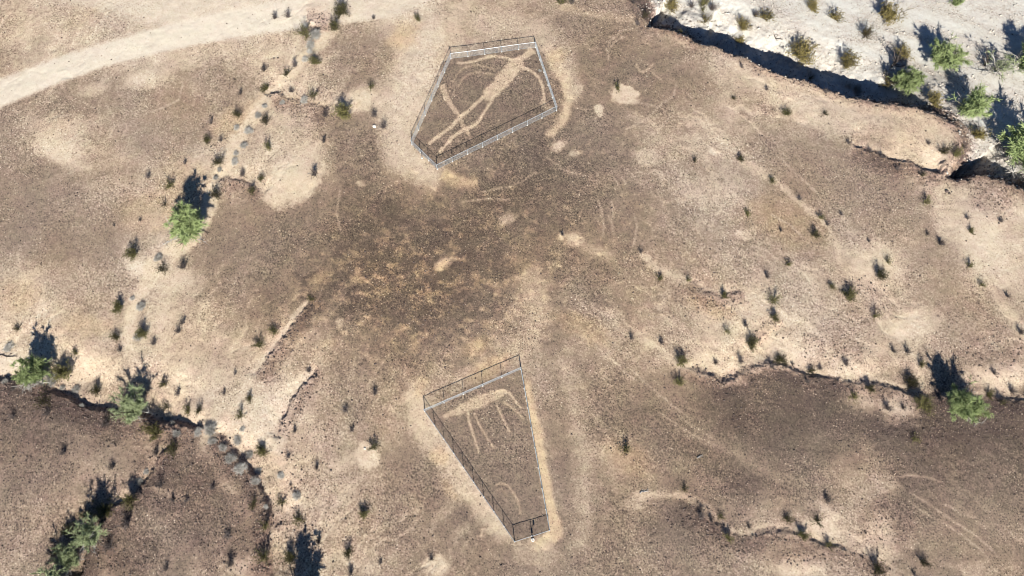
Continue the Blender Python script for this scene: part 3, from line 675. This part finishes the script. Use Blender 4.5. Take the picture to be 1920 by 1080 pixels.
def palo(seed, height=2.0, clumps=15, strands=330, sparse=1.0, dead=3):
    """crown radius 1, total height 'height'; returns trunk, crown and bleached limbs"""
    rnd = random.Random(seed); T = MB(); C = MB(); D = MB()
    fork = Vector((rnd.uniform(-.08, .08), rnd.uniform(-.08, .08), height * .10))
    T.tube([(0, 0, -.12), fork * .5, fork], .085, .065, 0, 8)
    # limbs fan up and out; sprays of twigs sit along their outer halves
    for i in range(clumps):
        az = rnd.uniform(0, 6.283); tilt = math.radians(48 * math.sqrt(rnd.random()))
        L = height * rnd.uniform(.42, .9) * (1 - .42 * math.sin(tilt))
        d = Vector((math.sin(tilt) * math.cos(az), math.sin(tilt) * math.sin(az), math.cos(tilt)))
        p = [fork.copy()]
        for j in range(5):
            d = (d + Vector((rnd.gauss(0, .13), rnd.gauss(0, .13), rnd.gauss(0, .06)))).normalized()
            p.append(p[-1] + d * L / 5)
        T.tube(p, .036, .007, 0, 5)
        big = rnd.uniform(.7, 1.25)
        for j in range(2, 6):
            for b in range(rnd.choice((1, 2, 2, 3))):
                a = p[j - 1].lerp(p[j], rnd.random())
                sd = (d * .5 + Vector((rnd.gauss(0, .8), rnd.gauss(0, .8), rnd.gauss(.25, .45)))).normalized()
                sl_ = rnd.uniform(.16, .42) * big * (1 - .35 * (j == 5))
                tip = a + sd * sl_
                T.strip([a, tip], .010, .004, 0, rnd)
                for k in range(int(strands * sparse / 9 * rnd.uniform(.3, 1.6))):
                    t = rnd.random()
                    q0 = a.lerp(tip, .25 + .85 * t)
                    d2 = (sd + Vector((rnd.gauss(0, .75), rnd.gauss(0, .75), rnd.gauss(.1, .6)))).normalized()
                    l2 = rnd.uniform(.07, .24) * big
                    C.strip([q0, q0 + d2 * l2 * .5, q0 + d2 * l2 + Vector((rnd.gauss(0, .02), rnd.gauss(0, .02), -.03))], .0115, .004, 0, rnd)
    for k in range(dead):
        az = rnd.uniform(0, 6.283) if k else 4.9
        p = stem_path(rnd, math.radians(rnd.uniform(45, 82)), az, rnd.uniform(.9, 1.25), .25)
        p = [q_ + fork * .6 for q_ in p]
        D.tube(p, .032, .008, 0, 5)
        for j in range(1, 5):
            for _ in range(12):
                a = p[j - 1].lerp(p[j], rnd.random()); e = a + Vector((rnd.gauss(0, .19), rnd.gauss(0, .19), rnd.gauss(.06, .1)))
                D.strip([a, (a + e) / 2 + Vector((rnd.gauss(0, .03),) * 3), e], .012, .004, 0, rnd)
    return T, C, D

CRE = []
for s in range(7):
    S, F = creosote(100 + s, [1.0, .8, 1.15, .9, .65, 1.0, .75][s])
    CRE.append((S.mesh('creosote_stems', [M_STEM]), F.mesh('creosote_foliage', [M_CREO])))
CREW = []
for S, F in CRE:
    F2 = F.copy(); F2.materials[0] = M_CREO2; CREW.append((S, F2))
CREM = []
for s in range(6):
    S, F = creosote(150 + s, [.8, .65, .9, .7, .55, .75][s])
    n = len(S.v); S.v += F.v; S.f += [tuple(i + n for i in f) for f in F.f]; S.m += [1] * len(F.f)
    CREM.append(S.mesh('creosote_small', [M_STEM, M_CREO]))
GRE = [greydome(200 + s).mesh('grey_dome', [M_GREY]) for s in range(4)]
DRY = [drytwig(300 + s).mesh('dry_twigs', [M_DRY]) for s in range(6)]

# (x, y, radius px) of what is seen, plus a few added bushes; kinds: c creosote, g grey dome, d leafless twigs
SHRUBS = {
'c': [(446,212,8),(538,134,9),(640,16,13),(626,48,13),(572,60,10),(591,112,10),(497,163,8),(587,175,9),(499,222,10),(643,208,11),(695,160,9),(783,34,6),(388,260,7),
 (1052,2,9),(1209,25,9),(1258,10,14),(1316,14,9),(1318,3,9),(1320,33,12),(1390,42,14),(1432,28,10),(1275,57,7),(1384,72,10),(1157,162,7),(1375,182,5),(1441,30,9),(1522,10,11),(1564,28,12),(1662,20,18),(1623,58,13),
 (1497,90,23),(1584,112,19),(1660,148,17),(1748,184,13),(1518,143,7),(1830,245,14),(1473,210,7),(1546,211,5),(1690,95,16),
 (318,343,9),(309,380,7),(345,446,11),(410,300,9),(407,360,11),(472,355,7),(250,470,11),(304,500,11),(503,273,7),(489,332,6),(1302,298,7),(1388,296,6),(1235,518,7),(1289,523,6),(1400,398,6),(1447,337,6),(1538,406,6),(1528,436,9),(1476,492,6),
 (1663,487,8),(1648,510,11),(1559,535,6),(1734,375,7),(1818,429,7),(1815,495,7),(1838,530,8),(1767,280,9),(1792,285,9),(1728,325,8),(222,572,10),(34,612,7),(122,690,14),(142,658,6),(218,628,8),(268,620,10),(180,727,9),(307,715,9),(313,757,9),(352,765,8),(373,765,8),(450,775,8),(467,742,8),
 (82,747,13),(289,802,14),(583,557,7),(514,617,8),(486,643,9),(1355,550,7),(1277,672,11),(1361,618,7),(1408,640,11),(1271,713,8),(1448,558,9),(1452,592,9),(1590,550,11),(1638,588,9),(1726,680,8),(1460,670,10),(1519,690,10),(1631,725,8),(1598,740,8),(1705,712,10),(1724,748,12),(1738,762,9),(1828,765,13),(1852,733,9),(1879,752,7),
 (325,832,14),(245,930,12),(128,988,12),(112,1024,12),(166,962,11),(152,1002,12),(198,946,13),(475,940,9),(492,842,10),(527,935,9),(559,967,10),(497,980,9),(494,1035,14),(543,1042,11),(681,957,10),(701,835,8),(652,1030,9),(1170,838,9),(1282,913,9),(1363,1003,9),(1475,968,8),(1531,972,8),(1502,1000,8),(1553,1017,9),(1712,818,9),(1730,1050,9),(1642,1060,12),(1350,965,6)],  # bushes beside the bottom left palo verdes are added, standing in for dark tree shadow
'g': [(446,236,8),(467,244,8),(588,64,12),(584,82,9),(577,96,8),(571,110,7),(571,187,7),(528,190,6),(497,200,5),(483,215,6),(441,301,7),(410,317,6),(404,330,6),(442,286,5),(458,272,6),(295,480,9),(249,560,6),(263,573,9),(17,650,9),(94,708,15),(115,727,7),(141,728,9),(258,628,10),(315,778,8),(325,790,8),(395,800,13),(455,803,5),(8,713,6),
 (150,758,8),(330,810,8),(372,808,7),(398,826,9),(416,840,10),(433,856,11),(452,876,10),(478,902,9),(257,900,9),(274,882,6),(467,850,8),(447,822,8),(529,892,8),(555,927,8),(1608,165,9),(1590,160,7),(498,945,7),(485,880,6),(1012,132,3)],
'd': [(451,173,5),(396,228,6),(415,261,5),(515,31,6),(540,27,8),(553,120,7),(495,127,8),(547,168,7),(611,212,9),(702,213,9),(718,233,11),(607,262,8),(700,32,5),(1071,3,7),(1186,3,6),(1194,43,6),(1295,8,9),(1333,12,11),(1415,25,9),(1390,124,5),(1436,165,6),(1547,170,5),(1740,266,6),(1590,266,6),
 (347,303,6),(277,330,6),(455,325,7),(343,497,9),(263,411,4),(214,421,4),(589,322,10),(1053,437,6),(1201,469,6),(1437,516,7),(1497,370,7),(1550,418,6),(1576,400,5),(1463,430,5),(1813,407,5),(1875,412,6),(1738,436,5),(1762,453,9),(1628,450,5),(1653,292,6),(1630,280,5),(1680,314,6),(1805,272,6),
 (225,653,7),(288,640,8),(342,602,7),(335,618,7),(334,733,9),(25,725,7),(441,698,5),(420,735,5),(578,692,7),(592,704,4),(703,734,7),(648,765,8),(660,803,7),(553,805,6),(1183,630,7),(1239,640,6),(1397,607,7),(1341,677,7),(1387,673,9),(1673,655,7),(1700,656,7),(1446,685,7),(1536,687,6),(1584,678,7),(1485,681,4),(1512,712,7),
 (1863,697,6),(1895,730,9),(1662,760,11),(1692,760,8),(1887,552,7),(1912,620,7),(293,846,8),(210,870,9),(120,845,9),(300,905,10),(238,975,14),(205,1018,12),(398,912,7),(426,1000,10),(432,1052,10),(311,1063,7),(172,903,6),(350,935,7),(325,935,6),(540,853,6),(594,873,8),(545,907,4),(597,1010,10),(657,1070,9),(713,1052,6),(809,1044,7),(1312,962,9),(1403,985,6),(1332,971,7),(1550,933,8),(1714,1075,6),(90,770,9),(200,790,9),(25,780,6)],
}
GROUPN = {'c': 'creosote bushes scattered over the desert', 'g': 'grey dome shrubs along the gullies', 'd': 'leafless twiggy shrubs on the gravel'}
CATN = {'c': 'bush', 'g': 'shrub', 'd': 'dry shrub'}
NAMEN = {'c': 'creosote_bush', 'g': 'grey_shrub', 'd': 'dry_shrub'}
shrub_recs = []
rg = random.Random(11)
for kind, rows in SHRUBS.items():
    for i, (x, y, r) in enumerate(rows):
        k = {'c': .62, 'g': .35, 'd': .55}[kind]
        bx, by = x + .12 * r, y + k * r
        X, Y, Z = at(bx, by)
        R = r / px_per_m(bx, by) * {'c': 1.65, 'g': 1.35, 'd': 1.42}[kind]
        R *= rg.uniform(.84, 1.14); rz = rg.uniform(0, 6.283); hs_ = R * rg.uniform(.72, 1.08); ex = rg.uniform(.72, 1.05)
        if kind == 'c' and r >= 10:
            o = empty(NAMEN[kind], (X, Y, Z), rz, (R, R * ex, hs_))
            S, F = (CREW if x > 1200 and y < 270 else CRE)[i % len(CRE)]
            link('stems', S, o); link('foliage', F, o)
        else:
            me = CREM[i % 6] if kind == 'c' else GRE[i % 4] if kind == 'g' else DRY[i % 6]
            o = link(NAMEN[kind], me); o.location = (X, Y, Z); o.rotation_euler = (0, 0, rz); o.scale = (R, R * ex, hs_)
        shrub_recs.append((o, kind, x, y, r))

# ------------------------------------------------------------------ palo verde trees: crown pixel, base pixel, crown radius px, height m
TREES = [
 # bx, by, rpx, height m, kind, label
 (358, 432, 46, 7.9, 0, 'bushy green palo verde with grey bare limbs in the gully left of upper fence'),
 (80, 706, 38, 6.7, 0, 'green palo verde at the left edge above the dark gravel bank'),
 (262, 764, 38, 6.8, 1, 'soft grey green palo verde on the pale gully floor right of the left edge tree'),
 (1790, 764, 42, 6.5, 2, 'bright yellow green palo verde on the right gully bank'),
 (184, 1002, 34, 6.5, 1, 'topmost grey green palo verde of the row in the bottom left gully'),
 (142, 1044, 28, 5.6, 1, 'middle palo verde of the row in the bottom left gully'),
 (112, 1090, 32, 5.8, 1, 'lowest palo verde of the row in the bottom left gully, cut by the picture edge'),
 (572, 1122, 42, 7.4, 0, 'palo verde at the bottom edge, seen mostly as a tall dark spiky shadow'),
 (1760, 120, 41, 6.3, 2, 'green palo verde alone in the middle of the pale wash'),
 (1692, 162, 36, 6.3, 0, 'green palo verde with a dark dead trunk beside the shaded wash bank'),
 (1862, 136, 38, 6.0, 3, 'thin half bare palo verde with bent branches in the pale wash'),
 (1924, 126, 44, 7.2, 2, 'palo verde at the top right picture edge in the wash'),
 (1814, 212, 38, 6.7, 2, 'round green palo verde where the wash bank ends'),
 (1904, 288, 62, 8.6, 2, 'largest palo verde, filling the right picture edge below the wash'),
 (1790, 8, 15, 2.8, 2, 'small green palo verde at the top edge of the wash'),
]
PALO = []
for s, (h, cl, st_, sp, dd) in enumerate([(2.1, 34, 320, 1, 6), (2.1, 28, 270, .9, 5), (1.95, 34, 310, 1, 4), (2.0, 12, 160, .6, 7)]):
    T, C, D = palo(500 + s, h, cl, st_, sp, dd)
    PALO.append((h, T.mesh('trunk', [M_BARK if s != 3 else M_DEADB]), C.mesh('crown', [[M_PALO, M_PALE, M_PALO, M_PALE][s]]), D.mesh('bare_branches', [M_DEADB])))
for i, (bx, by, r, h, k, lab) in enumerate(TREES):
    X, Y, Z = at(bx, by)
    R = r / px_per_m(bx, by)
    h0, T, C, D = PALO[k]
    o = empty('palo_verde_tree', (X, Y, Z), rg.uniform(0, 6.283), (R, R, h / h0))
    link('trunk', T, o); link('crown', C, o); link('bare_branches', D, o)
    tag(o, lab, 'tree', 'palo verde trees along the gullies and wash')

# dead trees, fallen branches and boulders
M_SNAG = flat('dark_dead_wood', (.085, .07, .06), .3)
def snag(seed, height):
    rnd = random.Random(seed); T = MB(); D = MB()
    fork = Vector((.03, .02, height * .22)); T.tube([(0, 0, -.12), fork * .5, fork], .11, .08, 0, 8)
    for i in range(7):
        p = [fork * rnd.uniform(.5, 1) + q_ for q_ in stem_path(rnd, math.radians(rnd.uniform(8, 62)), rnd.uniform(0, 6.283), height * rnd.uniform(.4, .8), .3)]
        T.tube(p, .055, .012, 0, 6)
        for j in range(2, 5):
            for _ in range(5):
                a = p[j - 1].lerp(p[j], rnd.random()); e = a + Vector((rnd.gauss(0, .2), rnd.gauss(0, .2), rnd.gauss(.12, .14)))
                D.strip([a, (a + e) / 2 + Vector((rnd.gauss(0, .04), rnd.gauss(0, .04), 0)), e], .016, .005, 0, rnd)
    return T.mesh('trunk', [M_SNAG]), D.mesh('bare_twigs', [M_SNAG])
for i, (x, y, r, h, lab) in enumerate([(1672, 124, 24, 4.6, 'dark leafless dead tree with crooked limbs, just left of the lone green wash palo verde'),
                                       (1846, 122, 18, 3.6, 'bent bare dead tree beside the half bare wash palo verde')]):
    X, Y, Z = at(x, y); R = r / px_per_m(x, y)
    T, D = snag(60 + i, 2.0)
    o = empty('dead_tree', (X, Y, Z), rg.uniform(0, 6), (R, R, h / 2.0)); link('trunk', T, o); link('bare_twigs', D, o)
    tag(o, lab, 'dead tree', 'dead trees in the wash')
for i, (x, y, L, ang, mat, lab) in enumerate([(1207, 921, 1.3, .5, M_DEADB, 'short grey fallen log on a bare patch right of the lower fence'),
        (14, 667, 3.2, -.15, M_SNAG, 'dark fallen branch on pale sand at the left picture edge'), (1456, 70, 2.4, -.6, M_SNAG, 'dark stick lying on the wash sand above the shaded cliff'),
        (1312, 856, .9, .3, M_DEADB, 'small pale piece of wood on the dark gravel right of the rusty patch')]):
    X, Y, Z = at(x, y); B_ = MB(); rnd = random.Random(80 + i)
    p = [Vector((t * L / 4 - L / 2, rnd.gauss(0, .06 * L), .08)) for t in range(5)]
    B_.tube(p, .09, .03, 0, 7)
    for k in range(4):
        a = p[1 + k % 3]; B_.tube([a, a + Vector((.2 * L, rnd.choice((-1, 1)) * .16 * L, .12)), a + Vector((.3 * L, rnd.choice((-1, 1)) * .24 * L, .05))], .035, .01, 0, 5)
    o = link('fallen_branch', B_.mesh('fallen_branch', [mat])); o.location = (X, Y, Z); o.rotation_euler = (0, 0, ang)
    tag(o, lab, 'branch', 'fallen wood on the ground')
def boulder(seed, mat):
    rnd = random.Random(seed); bm = bmesh.new(); bmesh.ops.create_icosphere(bm, subdivisions=2, radius=1)
    for v in bm.verts:
        n_ = v.co.normalized(); v.co *= 1 + .22 * math.sin(3.1 * n_.x + seed) * math.cos(2.7 * n_.y) + rnd.uniform(-.07, .07); v.co.z *= .7
    me = bpy.data.meshes.new('boulder'); bm.to_mesh(me); bm.free(); me.materials.append(mat); return me
for i, (x, y, r, mat, lab) in enumerate([(1775, 359, .32, M_ROCK, 'dark boulder below the shaded hollow, left of its twin'), (1780, 363, .24, M_ROCK, 'smaller dark boulder below the shaded hollow, right of its twin'),
        (702, 237, .38, M_PALEROCK, 'pale boulder beside two twiggy shrubs left of the upper fence'), (684, 841, .2, M_PALEROCK, 'small white stone on the pale patch left of the lower fence')]):
    X, Y, Z = at(x, y); o = link('boulder', boulder(i, mat)); o.location = (X, Y, Z + .1 * r); o.scale = (r, r * .8, r); tag(o, lab, 'rock', 'single boulders on the plain')

# ------------------------------------------------------------------ fences
FH = 1.55
def fence(corners, panels, label):
    pts = [at(*c) for c in corners]
    cx = sum(p[0] for p in pts) / len(pts); cy = sum(p[1] for p in pts) / len(pts)
    root = empty('chain_link_fence', (cx, cy, 0))
    tag(root, label, 'fence', 'fences round the scraped figures')
    B = Vector((cx, cy, 0))
    def tall(p, h): return Vector((p[0], p[1], float(ground_z(p[0], p[1])) + h)) - B
    n = len(corners)
    pm = MB(); pm.tube([(0, 0, -.1), (0, 0, FH + .04)], .040, .040, 0, 8)
    post_me = pm.mesh('post', [M_STEEL])
    fm = MB(); fm.tube([(0, 0, -.1), (0, 0, .05), (0, 0, .09)], .12, .10, 0, 10)
    foot_me = fm.mesh('footing', [M_CONC])
    cm = MB(); cm.tube([(0, 0, -.1), (0, 0, FH + .08)], .06, .06, 0, 8)
    corner_me = cm.mesh('corner_post', [M_STEEL])
    for i in range(n):
        a = Vector(pts[i]); b = Vector(pts[(i + 1) % n]); k = panels[i]
        stops = [a.lerp(b, j / k) for j in range(k + 1)]
        for j in range(k):
            o = link('post', corner_me if j == 0 else post_me, root); o.location = tall(stops[j], 0)
            f = link('footing', foot_me, o)
        r = MB(); r.tube([tall(p, FH) for p in stops], .034, .034, 0, 6)
        link('top_rail', r.mesh('top_rail', [M_STEEL]), root)
        w = MB(); w.tube([tall(p, .07) for p in stops], .012, .012, 0, 4)
        link('bottom_wire', w.mesh('bottom_wire', [M_WIRE]), root)
        # woven wire: two families of slanting wires between ground and rail
        V_, F_ = [], []
        Lh = math.hypot(b.x - a.x, b.y - a.y); d = Vector((b.x - a.x, b.y - a.y, 0)) / Lh
        nn = Vector((-d.y, d.x, 0)); z0, z1 = .07, FH - .02; hh = z1 - z0; W = WIRE_R
        step = .075
        for sg in (1, -1):
            s0 = -hh
            while s0 < Lh + hh:
                sa, sb = s0, s0 + sg * hh
                za, zb = z0, z1
                lo, hi = min(sa, sb), max(sa, sb)
                if hi > 0 and lo < Lh:
                    def clip(s_, z_, so, zo):
                        if s_ < 0: t = (0 - s_) / (so - s_); return 0, z_ + (zo - z_) * t
                        if s_ > Lh: t = (Lh - s_) / (so - s_); return Lh, z_ + (zo - z_) * t
                        return s_, z_
                    A = clip(sa, za, sb, zb); Bq = clip(sb, zb, sa, za)
                    if abs(A[0] - Bq[0]) > .02:
                        P0 = tall(a + d * A[0], A[1]); P1 = tall(a + d * Bq[0], Bq[1])
                        dr = (P1 - P0).normalized(); s1 = dr.cross(nn).normalized()
                        base = len(V_)
                        for P_ in (P0, P1):
                            for t_ in range(3):
                                an = 2.0944 * t_
                                V_.append(P_ + s1 * W * math.cos(an) + nn * W * math.sin(an))
                        for t_ in range(3):
                            t2 = (t_ + 1) % 3
                            F_.append((base + t_, base + t2, base + 3 + t2, base + 3 + t_))
                s0 += step
        link('wire_mesh', mesh_from('wire_mesh', V_, F_, [M_WIRE]), root)
    return root
WIRE_R = .0019
fence(UP, [5, 5, 8, 3, 6], 'five sided chain link fence round the scraped figure near the top of the picture')
fence(LOW, [5, 8, 2, 9], 'four sided chain link fence that narrows downwards, in the lower middle of the picture')

# sign posts beside the fences
def sign_post(u, v, h, pw, ph, lab, foot):
    X, Y, Z = at(u, v)
    root = empty('sign_post', (X, Y, Z)); tag(root, lab, 'sign', 'sign posts by the fences')
    p = MB(); p.tube([(0, 0, -.1), (0, 0, h)], .045, .045, 0, 8); link('post', p.mesh('post', [M_STEEL]), root)
    s = MB(); s.box((0, -.075, h - ph / 2), pw, .05, ph); link('sign_panel', s.mesh('sign_panel', [M_SIGN]), root)
    f = MB(); f.tube([(0, 0, -.1), (0, 0, .10), (0, 0, .15), (0, 0, .17)], foot, foot * .8, 0, 16); link('footing', f.mesh('footing', [M_CONC]), root)
sign_post(999, 1012, 1.15, .26, .42, 'sign post on a round white foot at the short end of the lower fence', .27)
sign_post(791.5, 297, 1.15, .22, .22, 'small sign post standing outside the left corner of the upper fence', .14)
X, Y, Z = at(1003, 1003.5)
sm_ = MB(); sm_.box((0, -.05, 0), .24, .03, .46)
sgn = link('fence_sign', sm_.mesh('fence_sign', [M_SIGN])); sgn.location = (X, Y, Z + 1.22); sgn.rotation_euler = (0, 0, math.radians(18))
tag(sgn, 'small upright plate hung on the short lower end of the lower fence', 'sign')

# ------------------------------------------------------------------ loose stones on the banks and in the wash
def stones(name, n, weight, rmin, rmax, mat, seed):
    rs = np.random.RandomState(seed)
    i0, i1 = np.searchsorted(xs, -97), np.searchsorted(xs, 97); j0, j1 = np.searchsorted(ys, -12), np.searchsorted(ys, 96)
    w = np.clip(weight[j0:j1, i0:i1], 0, None).ravel(); w = w / w.sum()
    c = rs.choice(len(w), n, p=w); jj, ii = np.unravel_index(c, (j1 - j0, i1 - i0))
    X = xs[i0 + ii] + rs.uniform(-.07, .07, n); Y = ys[j0 + jj] + rs.uniform(-.07, .07, n); Z = HZ[j0 + jj, i0 + ii]
    r = rmin * (rmax / rmin) ** (rs.rand(n) ** 2.8)
    base = np.array([(1, 0, 0), (-1, 0, 0), (0, 1, 0), (0, -1, 0), (0, 0, 1), (0, 0, -.5), (.62, .62, .3), (-.62, .62, .3), (.62, -.62, .3), (-.62, -.62, .3)])
    fc = np.array([(0, 6, 4), (6, 2, 4), (2, 7, 4), (7, 1, 4), (1, 9, 4), (9, 3, 4), (3, 8, 4), (8, 0, 4), (6, 0, 5), (2, 6, 5), (7, 2, 5), (1, 7, 5), (9, 1, 5), (3, 9, 5), (8, 3, 5), (0, 8, 5)])
    v = base[None] * (1 + rs.uniform(-.3, .3, (n, 10, 3)))
    a = rs.uniform(0, 6.283, n); ca, sa = np.cos(a)[:, None], np.sin(a)[:, None]
    sx, sy, sz = rs.uniform(.75, 1.3, (3, n, 1))
    vx, vy, vz = v[..., 0] * sx, v[..., 1] * sy, v[..., 2] * sz * .75
    vv = np.stack([(vx * ca - vy * sa) * r[:, None] + X[:, None], (vx * sa + vy * ca) * r[:, None] + Y[:, None], vz * r[:, None] + Z[:, None] + r[:, None] * .15], -1)
    F = (fc[None] + (np.arange(n) * 10)[:, None, None]).reshape(-1, 3)
    me = bpy.data.meshes.new(name); nf = len(F)
    me.vertices.add(n * 10); me.vertices.foreach_set('co', vv.astype(np.float32).ravel())
    me.loops.add(nf * 3); me.loops.foreach_set('vertex_index', F.astype(np.int32).ravel())
    me.polygons.add(nf); me.polygons.foreach_set('loop_start', np.arange(0, nf * 3, 3, dtype=np.int32))
    me.update(calc_edges=True); me.materials.append(mat)
    o = bpy.data.objects.new(name, me); COL.objects.link(o); o['kind'] = 'stuff'
    return o
washedge = np.where(inwash, np.exp(-((q - 30) / 24) ** 2), 0)
s1 = stones('gravel', 40000, (ROUGH ** 1.5) * (1 - WASH) + .6 * washedge + .010, .03, .15, M_ROCK, 3)
tag(s1, 'dark loose stones strewn over the banks and gravel flats', 'gravel')
s3 = stones('pale_gravel', 14000, .03 + (ROUGH ** 1.2) * (1 - WASH), .03, .11, M_TANROCK, 8)
tag(s3, 'small tan and grey stones scattered over the gravel plain', 'gravel')
s2 = stones('wash_stones', 5500, WASH * np.clip(.25 - wnoise, 0, 1) ** 1.2 + .5 * washedge, .05, .24, M_PALEROCK, 4)
tag(s2, 'pale cobbles in rows over the white wash floor', 'stones')

# ------------------------------------------------------------------ labels of the shrubs
MARKS = [("upper fence's top left corner", 846, 105), ("upper fence's lower left corner", 775, 270), ('the left gully palo verde', 345, 410), ('the pale patch at far left', 110, 270),
 ('the pale patch left of upper fence', 545, 345), ('the small pale patch by upper fence', 680, 190), ('the dirt road fork', 500, 25), ('the dark ledge in upper gully', 560, 192),
 ('the left edge palo verde', 65, 690), ('the soft grey green palo verde', 258, 745), ('the lower left gully fork', 335, 820), ('the bottom left palo verde row', 160, 1010), ('the bottom edge tree shadow', 565, 1040),
 ('the pale patch left of lower fence', 690, 850), ("lower fence's top left corner", 796, 770), ("lower fence's short end", 997, 1005), ('the narrow pale gully tip', 590, 555), ('the wide pale gully strip', 510, 790),
 ('the pale ring right of upper fence', 1170, 178), ("the shaded cliff's left end", 1230, 40), ('the middle of the shaded cliff', 1440, 130), ('the lone green wash palo verde', 1760, 98), ('the round palo verde at cliff end', 1815, 187),
 ('the half bare wash palo verde', 1862, 115), ('the palo verde with dead trunk', 1690, 140), ('the shaded hollow at right edge', 1820, 322), ('the pale patch holding two bushes', 1650, 500), ('the big pale patch at far right', 1840, 450),
 ('the pale basin right of centre', 1440, 600), ('the pale scoop above yellow palo verde', 1706, 612), ('the yellow green palo verde', 1798, 742), ("the dark mesa's top tip", 1440, 690), ('the pale notch in dark bank', 1375, 715),
 ("the lower right gully's bend", 1380, 1005), ("the lower right gully's far end", 1600, 1040), ('the rusty patch right of lower fence', 1170, 850), ('the small white spot on right plain', 1338, 283),
 ('the tan spot right of centre', 1077, 448), ('the curved wheel track', 1440, 475), ("the pale wash's top edge", 1600, 15), ('the drainage line on right plain', 1510, 390), ('the gully above left palo verdes', 240, 560)]
KINDW = {'c': 'olive creosote bush', 'g': 'grey domed shrub', 'd': 'dark twiggy shrub'}
RANK = ['', 'second', 'third', 'fourth', 'fifth', 'sixth', 'seventh', 'eighth', 'ninth', 'tenth', 'eleventh', 'twelfth']
cells = {}
for rec in shrub_recs:
    o, kind, x, y, r = rec
    m = min(range(len(MARKS)), key=lambda i: math.hypot(MARKS[i][1] - x, MARKS[i][2] - y))
    dx, dy = x - MARKS[m][1], y - MARKS[m][2]
    a = math.degrees(math.atan2(-dy, dx)) % 360
    dr = ['right of', 'above right of', 'above', 'above left of', 'left of', 'below left of', 'below', 'below right of'][int((a + 22.5) // 45) % 8]
    cells.setdefault((kind, m, dr), []).append((math.hypot(dx, dy), rec))
for (kind, m, dr), lst in cells.items():
    lst.sort(key=lambda t: t[0])
    for i, (d_, (o, k_, x, y, r)) in enumerate(lst):
        size = 'tiny ' if r <= 4.5 else 'small ' if r <= 6.5 else 'large ' if r >= 12 else ''
        lab = size + KINDW[kind] + ' ' + dr + ' ' + MARKS[m][0]
        if len(lst) > 1: lab += ', ' + (RANK[i] + ' nearest' if i else 'nearest')
        tag(o, lab, CATN[kind], GROUPN[kind])
